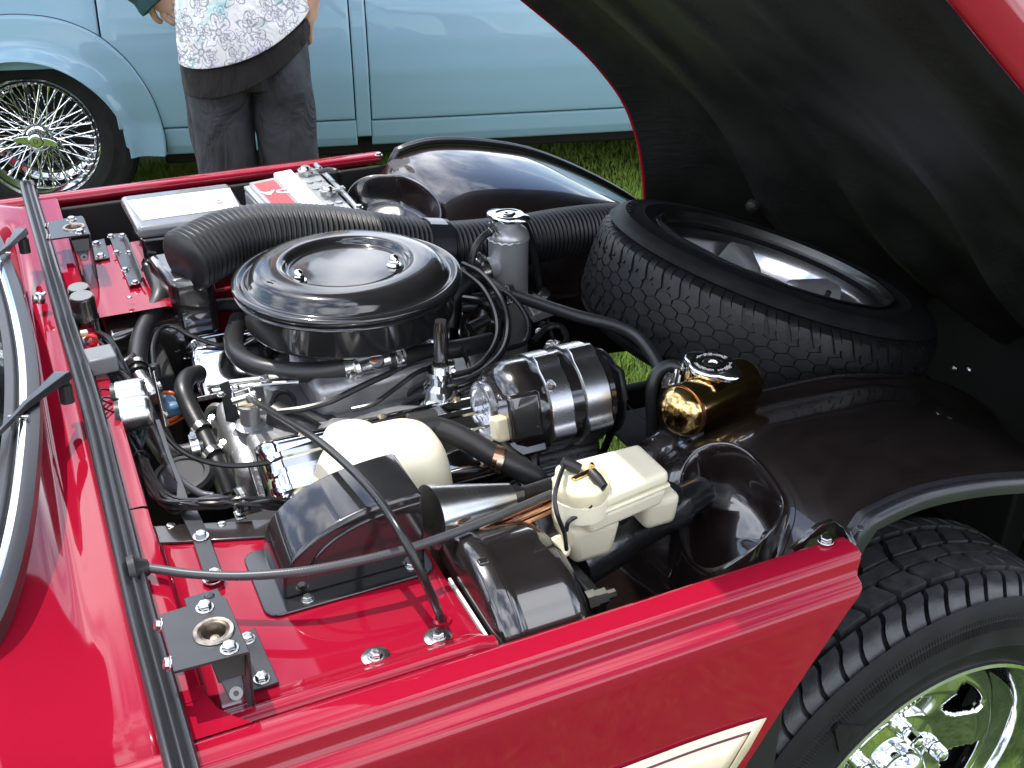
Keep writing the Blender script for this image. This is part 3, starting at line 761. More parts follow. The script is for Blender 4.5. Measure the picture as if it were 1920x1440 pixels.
# rear casting with round port, posts and lever plate
bm = bmesh.new()
add_hexa(bm, [(.170, 1.24, .56), (.245, 1.24, .56), (.245, 1.40, .56), (.170, 1.40, .56)], [(.178, 1.25, .655), (.24, 1.235, .66), (.24, 1.38, .705), (.178, 1.38, .70)])
c1 = fin('rear_casting', bm, 'castalu', CAR, bev=.014, bseg=3)
lathe('port_ring', [(.022, 0), (.030, 0), (.031, .004), (.027, .008), (.022, .006), (.022, -.02), (0, -.02)], (0.1808, 1.3763, 0.6600), (-.80, -.45, .3), 'castalu', c1, 26)
lathe('post', [(0, -.05), (.020, -.05), (.019, -.012), (.022, -.010), (.022, -.004), (.014, 0), (.013, .022), (.016, .024), (.016, .03), (0, .03)], (0.2124, 1.3048, 0.6950), (0, -.1, 1), 'castalu', c1, 20)
lathe('post', [(0, -.03), (.014, -.03), (.014, .0), (.010, .004), (.010, .016), (0, .017)], (0.2580, 1.3563, 0.7150), (0, -.1, 1), 'castalu', c1, 18)
lathe('blanking_plug', [(0, -.02), (.018, -.02), (.018, .002), (.014, .004), (.012, .0), (0, -.001)], (0.2628, 1.3204, 0.7040), (0, -.75, .65), 'dark', c1, 20)
bm = bmesh.new(); add_hexa(bm, [(0.1841, 1.3453, 0.7350), (0.1954, 1.3315, 0.7450), (0.2019, 1.3190, 0.6900), (0.1849, 1.3375, 0.6800)], [Vector(q) + Vector((.0, .003, .003)) for q in ((0.1841, 1.3453, 0.7350), (0.1954, 1.3315, 0.7450), (0.2019, 1.3190, 0.6900), (0.1849, 1.3375, 0.6800))])
fin('throttle_lever_plate', bm, 'blackmet', CAR, bev=.001)
tube('throttle_rod', [(0.1738, 1.3550, 0.7350), (0.2054, 1.3504, 0.7350), (0.2623, 1.3411, 0.7350), (0.3185, 1.3255, 0.7350)], .0042, 'zinc', CAR, 10)
tube('throttle_rod', [(0.1755, 1.3500, 0.7280), (0.2315, 1.3384, 0.7300), (0.2870, 1.3228, 0.7300)], .003, 'zinc', CAR, 8)
bm = bmesh.new()
for a, b in (((0.1961, 1.3161, 0.7370), (0.2189, 1.3219, 0.7370)), ((0.2189, 1.3219, 0.7370), (0.2181, 1.3074, 0.7330)), ((0.1961, 1.3161, 0.7370), (0.1937, 1.3050, 0.7310))):
    add_sweep(bm, [Vector(a), Vector(b)], .0022, 8)
cl = fin('clevis', bm, 'zinc', CAR)
lathe('clevis_pin', [(0, -.014), (.005, -.014), (.005, .012), (.0065, .013), (.0065, .018), (0, .018)], (0.2057, 1.3035, 0.7330), (1, -.2, .2), 'zinc', cl, 12)
lathe('adjuster', [(0, 0), (.007, 0), (.007, .02), (.0055, .022), (.0055, .03), (0, .03)], (0.1995, 1.3031, 0.7240), (1, -.3, .1), 'zincy', cl, 12)
for p_ in ((420,722), (448,718), (490,712), (505,742)):
    pass
bolt((0.2020, 1.3261, 0.7380), c1, .005); bolt((0.2437, 1.3334, 0.7380), c1, .006); bolt((0.1824, 1.3298, 0.7300), c1, .0045)

# --- air cleaner
AC = Vector((0.3989, 1.4345, 0.8320)); AC.z = .850
def acz(l): return [(r, h) for r, h in l]
tray = lathe('air_cleaner', [(0, -.078), (.10, -.083), (.142, -.087), (.150, -.085), (.153, -.080), (.1545, -.042), (.156, -.040), (.162, -.0385), (.1645, -.0355), (.163, -.0325), (.158, -.031), (.15, -.031)], AC, Z, 'satin', CAR, 96, angle=50, label='round satin black air cleaner on top of the engine')
lid = lathe('lid', [(.150, -.032), (.1605, -.0305), (.1650, -.0285), (.1668, -.0245), (.1650, -.0205), (.1605, -.0185), (.1560, -.0190), (.1530, -.0215), (.1495, -.0230), (.1462, -.0222), (.1440, -.0195), (.1410, -.0140), (.1370, -.0080), (.1320, -.0038), (.1265, -.0016), (.118, -.0003), (.100, .0003), (.0945, .0), (.0915, -.0018), (.0895, -.0055), (.0875, -.0092), (.0845, -.0108), (.0825, -.0104), (.0800, -.0092), (.074, -.0086), (.05, -.0078), (.02, -.0072), (0, -.0070)], AC, Z, 'satin', tray, 128, angle=60)
def dome_nut(p, par):
    bm = bmesh.new()
    add_lathe(bm, [(0, 0), (.0105, 0), (.0105, .0012), (.006, .0014)], p, Z, 24)
    add_lathe(bm, [(.0078, .0012), (.0080, .0022), (.0080, .0078), (.0072, .0088)], p, Z, 6)
    add_lathe(bm, [(.0070, .0085), (.0066, .012), (.0048, .0152), (.0026, .0166), (0, .017)], p, Z, 18)
    return fin('dome_nut', bm, 'chrome', par, angle=35)
dome_nut((0.3212, 1.4069, 0.8425), lid); dome_nut((0.4609, 1.4045, 0.8425), lid)
for c, a in (((0.2843, 1.4048, 0.8492), .5), ((0.4975, 1.3743, 0.8475), 1.5)):      # small pressed ridges in the lid
    bm = bmesh.new(); c = Vector(c)
    for k in range(3):
        o_ = Matrix.Rotation(a, 3, 'Z') @ Vector((-.006 + .006 * k, 0, 0)); d_ = Matrix.Rotation(a, 3, 'Z') @ Vector((0, .006 - .001 * k, 0))
        add_sweep(bm, smooth_path([c + o_ - d_, c + o_ + Vector((.001, 0, .0003)), c + o_ + d_], 3), .0009, 6)
    fin('pressed_mark', bm, 'satin', lid)

# --- big corrugated intake duct
def corrugated(name, pts, r, pitch, amp, parent, segs=28, label=None):
    path = smooth_path(pts, 24); L = [0]
    for a, b in zip(path[:-1], path[1:]): L.append(L[-1] + (b - a).length)
    n = int(L[-1] / pitch); ph = (0, .18, .36, .5, .64, .82)
    sp, rad = [], []
    for i in range(n):
        for h, k in zip(ph, (0.0, .12, .85, 1.0, .85, .12)):
            s = (i + h) * pitch; j = min(len(path) - 2, max(0, int(np.searchsorted(L, s)) - 1))
            t = (s - L[j]) / max(1e-9, L[j + 1] - L[j]); sp.append(path[j].lerp(path[j + 1], t)); rad.append(r - amp + amp * k)
    T, N = [], []
    bm = bmesh.new(); T, N = frames_on(sp); rings = []
    for p, t, nrm, rr in zip(sp, T, N, rad):
        b = t.cross(nrm); rings.append([bm.verts.new(p + (nrm * math.cos(2 * math.pi * k / segs) + b * math.sin(2 * math.pi * k / segs)) * rr) for k in range(segs)])
    for a, b in zip(rings[:-1], rings[1:]):
        for k in range(segs): bm.faces.new((a[k], a[(k + 1) % segs], b[(k + 1) % segs], b[k]))
    bm.faces.new(rings[0][::-1]); bm.faces.new(rings[-1])
    return fin(name, bm, 'hose', parent, angle=80, label=label)
dpts = [(0.1916, 1.5850, 0.8257), (0.2186, 1.6000, 0.8294), (0.2686, 1.6250, 0.8330), (0.3302, 1.6400, 0.8285), (0.4182, 1.6500, 0.8100), (0.5106, 1.6600, 0.7803), (0.6069, 1.6650, 0.7501)]
corrugated('intake_duct', dpts, .050, .0088, .0055, CAR, label='black corrugated intake duct beside the battery')
dpts2 = [(0.6344, 1.6650, 0.7455), (0.7092, 1.6700, 0.7373), (0.7976, 1.6800, 0.7295), (0.8897, 1.6900, 0.7257), (0.9861, 1.7000, 0.7155), (1.0935, 1.7000, 0.6964), (1.2211, 1.7000, 0.6536)]
d2 = corrugated('intake_duct', [dpts[-1]] + dpts2, .047, .0088, .005, CAR, label='black corrugated intake duct running behind the silver tank')
a_, b_ = Vector((0.5968, 1.6640, 0.7531)), Vector((0.6388, 1.6660, 0.7444))
lathe('duct_band', [(.049, 0), (.0515, 0), (.0515, (b_ - a_).length), (.049, (b_ - a_).length)], a_, b_ - a_, 'blackmet', d2, 40)
bm = bmesh.new()
o2 = lathe('duct_band_label', [(.0517, .003), (.0521, .003), (.0521, (b_ - a_).length * .8), (.0517, (b_ - a_).length * .8)], a_, b_ - a_, 'white', d2, 10, a0=R(70), a1=R(110), up=(0, 0, 1))

# --- heater blower box with white sticker
bm = bmesh.new()
zt = .832
tp = [(0.1411, 1.9225, 0.8320), (0.3307, 1.9178, 0.8320), (0.3251, 1.7344, 0.8320), (0.1465, 1.7460, 0.8320)]
tp = [Vector(p) for p in tp]; ctr = sum(tp, Vector()) / 4
add_hexa(bm, [p.lerp(ctr, .0) - Z * .020 for p in tp], [p.lerp(ctr, .03) for p in tp])
hb = fin('heater_box', bm, 'lidgrey', CAR, bev=.007, bseg=4, label='heater box with grey lid and long white sticker')
bm = bmesh.new(); add_hexa(bm, [p.lerp(ctr, .08) - Z * .22 for p in tp], [p.lerp(ctr, .05) - Z * .0202 for p in tp]); fin('lower_case', bm, 'gloss', hb, bev=.006, bseg=3)
def on_top(u, v, dz=.0): # u along far edge, v towards the camera
    return tp[0].lerp(tp[1], u).lerp(tp[3].lerp(tp[2], u), v) + Z * dz
bm = bmesh.new(); add_hexa(bm, [on_top(u, v, .0004) for u, v in ((.04, .20), (.97, .20), (.95, .78), (.08, .82))], [on_top(u, v, .0010) for u, v in ((.04, .20), (.97, .20), (.95, .78), (.08, .82))])
fin('sticker', bm, 'white', hb)
text_mesh('sticker_text', 'v R', .017, 'redprint', hb, at(on_top(.80, .58, .0012), Z, 1, spin=R(-5)), ext=.0002, bold=.0004)
bm = bmesh.new()
add_loft(bm, [[Vector(p) + dv for p, dv in zip(pp, [Vector()] * 4)] for pp in ([(.165, 1.58, .70), (.23, 1.58, .70), (.23, 1.58, .80), (.165, 1.58, .80)], [(.15, 1.70, .68), (.25, 1.70, .68), (.25, 1.70, .805), (.15, 1.70, .805)])])
fin('duct_spigot', bm, 'gloss', hb, bev=.012, bseg=3)
bolt((0.1888, 1.8097, 0.7150), hb, .005); bolt((0.1862, 1.7913, 0.7000), hb, .004)

# --- battery, clamped in its tray: a thing of its own
BAT = root('battery', 'white and red topped car battery beside the corrugated duct', 'battery', (.44, 1.84, .62))
bz = .815
bt = [Vector((0.3601, 1.9476, 0.8150)), Vector((0.5046, 1.9784, 0.8150)), Vector((0.5012, 1.7165, 0.8150)), Vector((0.3700, 1.7008, 0.8150))]
bc = sum(bt, Vector()) / 4
bm = bmesh.new(); add_hexa(bm, [p.lerp(bc, .02) - Z * .20 for p in bt], [p - Z * .012 for p in bt]); case = fin('case', bm, 'clear', BAT, bev=.004)
def onb(u, v, dz=0): return bt[0].lerp(bt[1], u).lerp(bt[3].lerp(bt[2], u), v) + Z * dz
def slab(name, u0, u1, v0, v1, z0, z1, m, par, bev=.002):
    bm = bmesh.new(); add_hexa(bm, [onb(u, v, z0) for u, v in ((u0, v0), (u1, v0), (u1, v1), (u0, v1))], [onb(u, v, z1) for u, v in ((u0, v0), (u1, v0), (u1, v1), (u0, v1))]); return fin(name, bm, m, par, bev=bev)
slab('top_plate', .0, 1, 0, 1, -.0118, -.004, 'clear', BAT)
lab = slab('label_panel', .06, .40, .04, .96, -.0038, .004, 'clear', BAT)
slab('cell_cover', .41, .66, .0, 1, -.0038, .010, 'white', BAT, .003)
slab('vent_ridge', .67, .98, .02, .98, -.0038, .003, 'clear', BAT)
slab('red_label', .10, .37, .10, .92, .0042, .0048, 'redprint', lab, .0)
sp = math.atan2((bt[2] - bt[1]).y, (bt[2] - bt[1]).x)
text_mesh('label_text', 'DA', .040, 'white', lab, at(onb(.27, .36, .0052), Z, (1.0, .8, 1), spin=sp), ext=.0002, bold=.0008)
for u, v in ((.80, .12), (.84, .62)):
    t_ = lathe('terminal', [(0, 0), (.0095, 0), (.0082, .016), (.007, .0175), (0, .0175)], onb(u, v, .003), Z, 'zinc', BAT, 18)
    bm = bmesh.new(); c = onb(u, v, .006)
    add_lathe(bm, [(.0095, 0), (.0145, 0), (.0145, .009), (.0095, .009)], c, Z, 18); add_box(bm, c + Vector((.02, -.004, .0045)), (.02, .010, .008))
    cc = fin('terminal_clamp', bm, 'zinc', BAT, bev=.001); bolt(c + Vector((.025, -.004, .008)), cc, .004)
for u in (.76, .88):
    for v in (.3, .45, .8): lathe('cell_cap', [(0, 0), (.007, 0), (.0065, .003), (0, .0035)], onb(u, v, .003), Z, 'clear', BAT, 14)
tube('battery_cable', [(0.4914, 1.8975, 0.8350), (0.5068, 1.8869, 0.8400), (0.5196, 1.8775, 0.8350), (0.5431, 1.9463, 0.7900)], .0045, 'cable', BAT, 8)
tube('hold_down_bar', [onb(1.03, -.05, .004), onb(1.03, .5, .006), onb(1.03, 1.06, .004)], .0045, 'alu', BAT, 8)
bolt(onb(1.03, 1.02, .009), BAT, .0055)

# --- silver header tank with pressure cap
HT = Vector((0.7094, 1.5500, 0.8064)); hr = .0335
tank = lathe('header_tank', [(0, -.26), (.030, -.26), (hr, -.255), (hr, -.012), (.0345, -.010), (.0345, -.006), (.031, .002), (.026, .006), (.021, .009), (.021, .016), (.024, .017), (.024, .019), (.0, .019)], HT, Z, 'silver', CAR, 40, label='upright silver header tank with chrome cap')
def rad_cap(c, axis, r, parent, m_top, ang, text=None):
    bm = bmesh.new(); n = 48; f = frame(axis); rings = []
    prof = [(r * .80, -.006), (r, -.006), (r * 1.02, -.003), (r, .0), (r * .93, .0022), (r * .80, .0028), (r * .72, .0022), (r * .46, .0022), (r * .42, .0036), (r * .34, .0042), (r * .20, .0040), (r * .16, .0015), (0, .0012)]
    for rr, h in prof:
        ring = []
        for k in range(n):
            a = 2 * math.pi * k / n; ear = 1.0
            if rr > r * .9:
                e = max(abs(math.cos(a - ang)) - .80, 0) / .20; ear = 1 + .42 * e ** 1.2
            ring.append(bm.verts.new(Vector(c) + f @ Vector((rr * ear * math.cos(a), rr * ear * math.sin(a), h))) if rr > 0 else None)
        rings.append(ring)
    cen = bm.verts.new(Vector(c) + f @ Vector((0, 0, prof[-1][1])))
    for a, b in zip(rings[:-2], rings[1:-1]):
        for k in range(n): bm.faces.new((a[k], a[(k + 1) % n], b[(k + 1) % n], b[k]))
    for k in range(n): bm.faces.new((rings[-2][k], rings[-2][(k + 1) % n], cen))
    o = fin('pressure_cap', bm, m_top, parent, angle=50)
    return o
rad_cap(HT + Z * .027, Z, .0275, tank, 'chrome', R(35))
bm = bmesh.new()    # bead of weld round the shoulder
ring = [HT + Vector((hr * 1.0 * math.cos(a), hr * 1.0 * math.sin(a), -.012 + .0012 * math.sin(a * 17))) for a in np.linspace(0, 2 * math.pi, 90)]
add_sweep(bm, ring, .0022, 8); fin('weld_bead', bm, 'silver', tank)
sp0 = HT + Vector((-.030, -.004, -.062))
lathe('spigot', [(.017, 0), (.017, .03), (.0185, .032), (.0185, .036), (.0, .036)], HT + Vector((-.02, -.006, -.055)), (-1, -.15, -.05), 'silver', tank, 22)
oh = tube('outlet_hose', [HT + Vector((-.045, -.010, -.057)), HT + Vector((-.075, -.015, -.062)), HT + Vector((-.11, -.03, -.085)), HT + Vector((-.13, -.05, -.13))], .0215, 'hose', tank, 18)
clamp(HT + Vector((-.055, -.012, -.058)), (-1, -.15, -.1), .0218, oh if False else tank, (0, -.3, 1), .013)
tube('overflow_spigot', [HT + Vector((-.020, -.006, .010)), HT + Vector((-.036, -.010, .008))], .0042, 'silver', tank, 10)
ov = tube('overflow_hose', [HT + Vector((-.030, -.010, .009)), HT + Vector((-.052, -.016, .003)), HT + Vector((-.070, -.022, -.014)), HT + Vector((-.078, -.026, -.04)), HT + Vector((-.078, -.028, -.075))], .0062, 'hose', tank, 12)
clamp(HT + Vector((-.036, -.012, .008)), (-1, -.3, -.2), .0066, tank, (.2, -.6, .6), .009)
tube('overflow_hose', [HT + Vector((.018, .012, .022)), HT + Vector((.04, .03, .0)), HT + Vector((.07, .05, -.06)), HT + Vector((.09, .05, -.16)), HT + Vector((.10, .02, -.24))], .007, 'hose', tank, 12)
# bracket and water pump neck in front of the tank
bm = bmesh.new(); add_hexa(bm, [(0.7339, 1.5337, 0.6600), (0.7607, 1.5579, 0.6650), (0.7961, 1.5284, 0.6450), (0.7352, 1.5048, 0.6500)], [Vector(q) + Z * .018 for q in ((0.7339, 1.5337, 0.6600), (0.7607, 1.5579, 0.6650), (0.7961, 1.5284, 0.6450), (0.7352, 1.5048, 0.6500))]); fin('tank_bracket', bm, 'silver', tank, bev=.003)
lathe('water_pump', [(0, -.03), (.05, -.03), (.05, 0), (.035, .006), (.03, .03), (.02, .034), (.02, .05), (0, .05)], (.66, 1.36, .60), X, 'castalu', CAR, 28)
lathe('thermostat_neck', [(0, 0), (.024, 0), (.024, .012), (.018, .016), (.017, .03), (.014, .034), (0, .034)], (0.7774, 1.5812, 0.6450), (.7, -.1, .6), 'cast', CAR, 24)
bolt((0.7426, 1.4830, 0.6550), tank, .006, kind='black'); bolt((0.7299, 1.4731, 0.6500), tank, .005, (0, -1, .3))
lathe('distributor', [(0, -.08), (.022, -.08), (.024, -.03), (.036, -.026), (.036, .012), (.03, .02), (.022, .030), (.018, .034), (0, .036)], (0.6216, 1.4573, 0.7000), (.1, -.15, 1), 'gloss', CAR, 28)

# --- alternator
AL = Vector((0.5815, 1.1450, 0.7227)); ax = Vector((.985, .05, -.02)).normalized()
body = lathe('alternator', [(0, -.085), (.046, -.085), (.052, -.083), (.060, -.076), (.0655, -.062), (.0665, -.03), (.0655, -.028)], AL, ax, 'gloss', CAR, 40, label='alternator with bright aluminium bands and black cowl')
bm = bmesh.new()
def band(x0, x1, rr, lobes):
    n = 72; ring = []
    for x, d in ((x0, -.002), (x0 + .0015, 0), (x1 - .0015, 0), (x1, -.002)):
        rr_ = []
        for k in range(n):
            a = 2 * math.pi * k / n
            e = 0.0
            for la, lw in lobes: e = max(e, math.exp(-(((a - la + math.pi) % (2 * math.pi) - math.pi) / lw) ** 4))
            rr_.append(AL + frame(ax) @ Vector(((rr + d + .007 * e) * math.cos(a), (rr + d + .007 * e) * math.sin(a), x)))
        ring.append(rr_)
    bm = bmesh.new(); add_loft(bm, ring); return fin('band', bm, 'alu', body, angle=40)
LB = [(R(v), R(9)) for v in (10, 100, 190, 280)]
band(-.030, .004, .0690, LB); band(.022, .060, .0700, LB)
lathe('stator', [(.05, .003), (.0660, .003), (.0660, .025), (.05, .025)], AL, ax, 'gloss', body, 48)
lathe('fan', [(0, .060), (.062, .060), (.066, .063), (.066, .070), (.062, .072), (0, .072)], AL, ax, 'gloss', body, 32)
lathe('drive_pulley', [(0, .072), (.030, .072), (.044, .076), (.044, .080), (.034, .085), (.044, .090), (.044, .094), (.02, .096), (.012, .096), (.012, .102), (0, .102)], AL, ax, 'blackmet', body, 36)
lathe('end_disc', [(0, 0), (.034, 0), (.034, .008), (.031, .010), (.024, .010), (.022, .008), (.008, .008), (0, .010)], AL - ax * .083 + Vector((0, .02, .002)), -ax, 'alu', body, 36)
bm = bmesh.new()
for k in range(5):
    c_ = AL - ax * .0945 + Vector((0, .002, .020 - .009 * k)); add_sweep(bm, smooth_path([c_ + Vector((0, -.006, .002)), c_ + Vector((0, 0, -.002)), c_ + Vector((0, .006, .003))], 3), .0009, 6)
fin('disc_lettering', bm, 'gloss', body)
fr = frame(ax)
bm = bmesh.new()        # black plastic rear cowl with terminal box
def al(a, r, x): return AL + fr @ Vector((r * math.cos(a), r * math.sin(a), x))
near = AL + Vector((0, -.055, .012))
add_box(bm, AL + Vector((-.062, -.048, .018)), (.046, .040, .062), Matrix.Rotation(R(-18), 3, 'X'))
cow = fin('terminal_cowl', bm, 'gloss', body, bev=.006, bseg=3)
bm = bmesh.new(); add_box(bm, AL + Vector((-.058, -.050, -.030)), (.055, .030, .026), Matrix.Rotation(R(-30), 3, 'X')); fin('terminal_cowl', bm, 'gloss', body, bev=.004)
cb = Vector((0.4907, 1.0980, 0.7267)); bm = bmesh.new(); add_box(bm, cb, (.020, .026, .032), Matrix.Rotation(R(-20), 3, 'X')); plug = fin('connector_plug', bm, 'resin', body, bev=.004, bseg=3)
tube('connector_lead', [cb + Vector((-.002, -.004, -.012)), (0.4930, 1.0800, 0.7025), (0.5086, 1.0600, 0.6896), (0.5142, 1.0400, 0.6756)], .008, 'hose', body, 10)
for p_, r_ in (((0.6146, 1.2000, 0.7705), .0075), ((0.5619, 1.0950, 0.7744), .006), ((0.5553, 1.0950, 0.7129), .006)):
    bolt(p_, body, r_, (-.9, -.4, .2), 'zinc')
lathe('adjuster_nut', [(0, 0), (.010, 0), (.010, .004), (.0075, .005), (.0075, .014), (.004, .015), (.004, .022), (0, .022)], (0.6289, 1.2100, 0.7637), (-.9, -.2, .15), 'zinc', body, 6)
bm = bmesh.new(); add_hexa(bm, [AL + Vector(v) for v in ((-.03, -.035, -.085), (.07, -.035, -.095), (.07, -.01, -.095), (-.03, -.01, -.085))], [AL + Vector(v) for v in ((-.035, -.04, -.045), (.06, -.04, -.045), (.06, .0, -.045), (-.035, 0, -.045))]); fin('mounting_foot', bm, 'alu', body, bev=.004)
lathe('pivot_bolt', [(0, -.07), (.012, -.07), (.012, .03), (.0085, .03), (.0085, .04), (0, .04)], AL + Vector((.04, -.045, -.088)), X, 'gloss', body, 14)
bm = bmesh.new(); add_box(bm, AL + Vector((.03, -.035, -.115)), (.14, .02, .03)); fin('mounting_bracket', bm, 'gloss', CAR, bev=.004)
# timing disc with printed figures, and the drive belt down to the crank
lathe('timing_plate', [(0, 0), (.060, 0), (.060, .003), (0, .003)], AL + Vector((.092, .010, -.012)), X, 'blackmet', CAR, 48)
for k, tx in enumerate(('28.00', '26.00', '20.00')):
    text_mesh('plate_figures', tx, .0075, 'whiteprint', body, at(AL + Vector((.0975 + .0004, -.040 + .009 * k, -.012 - .003 * k)), (1, -.15, .3), 1, spin=R(90)), ext=.0002)
bm = bmesh.new(); pts = [AL + Vector((.095, -.044, 0)), Vector((.70, 1.265, .42)), Vector((.70, 1.34, .344)), Vector((.70, 1.415, .42)), AL + Vector((.095, .044, .0)), AL + Vector((.095, .03, .035)), AL + Vector((.095, -.03, .035)), AL + Vector((.095, -.044, 0))]
add_sweep(bm, pts, .0055, 8, caps=False); fin('drive_belt', bm, 'rubber', CAR, angle=70)

# ================================================================== smaller fittings of the bay (parts of the red car)
# --- black wiper-motor style cover: curved back, flat near face, flange and bolts
def cover():
    x0, x1, y0, y1, zb, zt_ = .144, .289, .832, .912, .768, .851
    arc = []
    for a in np.linspace(0, 1, 15):
        th = math.pi / 2 * a
        arc.append((x1 - (x1 - x0) * math.cos(th) ** .92, zb + (zt_ - zb) * math.sin(th) ** .80))
    arc[-1] = (x1 - .004, zt_)
    out = [(x0, zb)] + arc[1:] + [(x1, zt_ - .003), (x1, zb)]
    bm = bmesh.new(); add_loft(bm, [[(x, y1, z) for x, z in out], [(x, y0 + .004, z) for x, z in out], [(x0 + (x - x0) * .985 + .001, y0, zb + (z - zb) * .965) for x, z in out]])
    o = fin('motor_cover', bm, 'satin', CAR, angle=40, bev=.0025, bseg=3, label='black curved cover bolted to the red shelf')
    bm = bmesh.new(); fl = rrect((x0 + x1) / 2 - .008, (y0 + y1) / 2 - .006, x1 - x0 + .026, y1 - y0 + .028, .014)
    add_loft(bm, [[(x, y, .7655) for x, y in fl], [(x, y, .7685) for x, y in fl]]); fin('flange', bm, 'satin', o, bev=.0012)
    bm = bmesh.new()     # shallow raised rib on the near face, following the curve
    inn = [(x0 + .028 + (x - x0) * .80, zb + .012 + (z - zb) * .72) for x, z in arc[2:]]
    add_sweep(bm, [Vector((x, y0 - .0005, z)) for x, z in inn], .0022, 6); fin('pressed_rib', bm, 'satin', o, angle=80)
    for p_ in ((0.1649, 0.8225, 0.7685), (0.2724, 0.8293, 0.7685), (0.1714, 0.8404, 0.7685)): bolt(p_, o, .0048)
    return o
cover()
# --- chromed cone and column joint towards the engine
ca, cb_ = Vector((0.3060, 0.8620, 0.7962)), Vector((0.3998, 0.8720, 0.7864)); d_ = (cb_ - ca); L_ = d_.length
con = lathe('chrome_cone', [(0, 0), (.034, 0), (.0335, .004), (.017, L_ - .004), (.0165, L_), (0, L_)], ca, d_, 'alu', CAR, 40, angle=50, label='chromed tapering sleeve between cover and shaft')
lathe('hex_nut', [(0, 0), (.0115, 0), (.0115, .014), (.008, .016), (0, .016)], cb_, d_, 'gloss', con, 6)
tube('shaft', [cb_ + d_.normalized() * .014, (0.4345, 0.8850, 0.7766), (0.4750, 0.9000, 0.7679), (0.5171, 0.9150, 0.7594)], .0095, 'hose', con, 12)

# --- white washer bottle
wb = []
for k, (z, s) in enumerate(((.60, 1.14), (.66, 1.10), (.74, 1.01), (.780, .94), (.800, .87), (.815, .77), (.824, .62), (.828, .38))):
    c = Vector((.290 + .002 * k, .985, z)); pts = rrect(0, 0, .158 * s, .118 * s, .044 * s, 5)
    wb.append([c + Vector((x, y, 0)) for x, y in pts])
bm = bmesh.new(); add_loft(bm, wb)
bot = fin('washer_bottle', bm, 'plastic', CAR, angle=70, sub=1, label='cream plastic washer bottle behind the black cover')
lathe('filler_cap', [(0, -.012), (.030, -.012), (.031, .004), (.029, .008), (.020, .011), (.008, .012), (0, .012)], (0.2712, 1.0137, 0.8150), Z, 'plastic', bot, 32, angle=60)

# --- brake servo, master cylinder and fluid reservoir
SV = Vector((.312, .783, .690))
srv = lathe('brake_servo', [(0, -.004), (.104, -.004), (.113, 0), (.116, .004), (.116, .018), (.112, .0205), (.112, .023), (.1105, .026), (.109, .030), (.107, .078), (.103, .090), (.092, .100), (.070, .106), (.04, .110), (.035, .118), (0, .118)], SV, X, 'gloss', CAR, 64, angle=40, label='black brake servo drum by the near wing')
for a in (-70, -30, 12, 55, 100, 150, 200, 250):
    q = SV + Vector((.010, .1165 * math.cos(R(a)), .1165 * math.sin(R(a)))); bm = bmesh.new()
    add_box(bm, q, (.010, .008, .004), Matrix.Rotation(R(a - 90), 3, 'X')); fin('crimp_tab', bm, 'gloss', srv, bev=.001)
vv = Vector((0.4277, 0.8234, 0.7420))
lathe('valve_elbow', [(0, -.03), (.014, -.03), (.014, .0), (.0125, .002), (.0125, .016), (.010, .018), (0, .018)], vv, (.25, -.55, .6), 'plastic', srv, 18)
lathe('valve_flange', [(0, -.004), (.019, -.004), (.019, .0), (0, .0)], vv - Vector((.25, -.55, .6)) * .018, (.25, -.55, .6), 'plastic', srv, 18)
vh = tube('vacuum_hose', [(0.4306, 0.8343, 0.7420), (0.4377, 0.8549, 0.7400), (0.4469, 0.8853, 0.7350), (0.4560, 0.9211, 0.7200), (0.4679, 0.9743, 0.6900), (0.4796, 1.0380, 0.6500)], .0125, 'hose', srv, 14)
mc0, mc1 = Vector((.408, .772, .690)), Vector((.600, .790, .690))
mc = Vector((0.4995, 0.8529, 0.7000)); 
mca, mcb = Vector((0.4605, 0.8303, 0.7050)), Vector((0.6621, 0.8841, 0.7150))
md = (mcb - mca); ml = md.length
mcy = lathe('master_cylinder', [(0, 0), (.024, 0), (.026, .004), (.026, ml * .30), (.0235, ml * .33), (.0225, ml * .62), (.025, ml * .65), (.025, ml * .78), (.0205, ml * .80), (.0205, ml * .97), (.017, ml), (0, ml)], mca, md, 'cast', CAR, 28, label='black cast master cylinder under the reservoir')
lathe('port_neck', [(0, -.02), (.020, -.02), (.022, .014), (.020, .018), (0, .018)], (0.4879, 0.8456, 0.7220), (0, -.05, 1), 'cast', mcy, 22)
lathe('port_neck', [(0, -.02), (.020, -.02), (.022, .012), (.019, .016), (0, .016)], (0.5965, 0.8718, 0.7250), (0, -.05, 1), 'cast', mcy, 22)
bm = bmesh.new(); add_hexa(bm, [(0.4380, 0.8244, 0.7000), (0.4553, 0.8265, 0.7000), (0.4697, 0.7735, 0.6800), (0.4528, 0.7720, 0.6800)], [Vector(q) + Vector((0, .002, .022)) for q in ((0.4380, 0.8244, 0.7000), (0.4553, 0.8265, 0.7000), (0.4697, 0.7735, 0.6800), (0.4528, 0.7720, 0.6800))]); fin('mounting_lug', bm, 'cast', mcy, bev=.004)
lathe('stud_nut', [(0, -.01), (.011, -.01), (.011, 0), (.009, .0), (.009, .012), (.005, .013), (.005, .022), (0, .022)], (0.4509, 0.7684, 0.7100), (1, -.1, .1), 'zinc', mcy, 6)
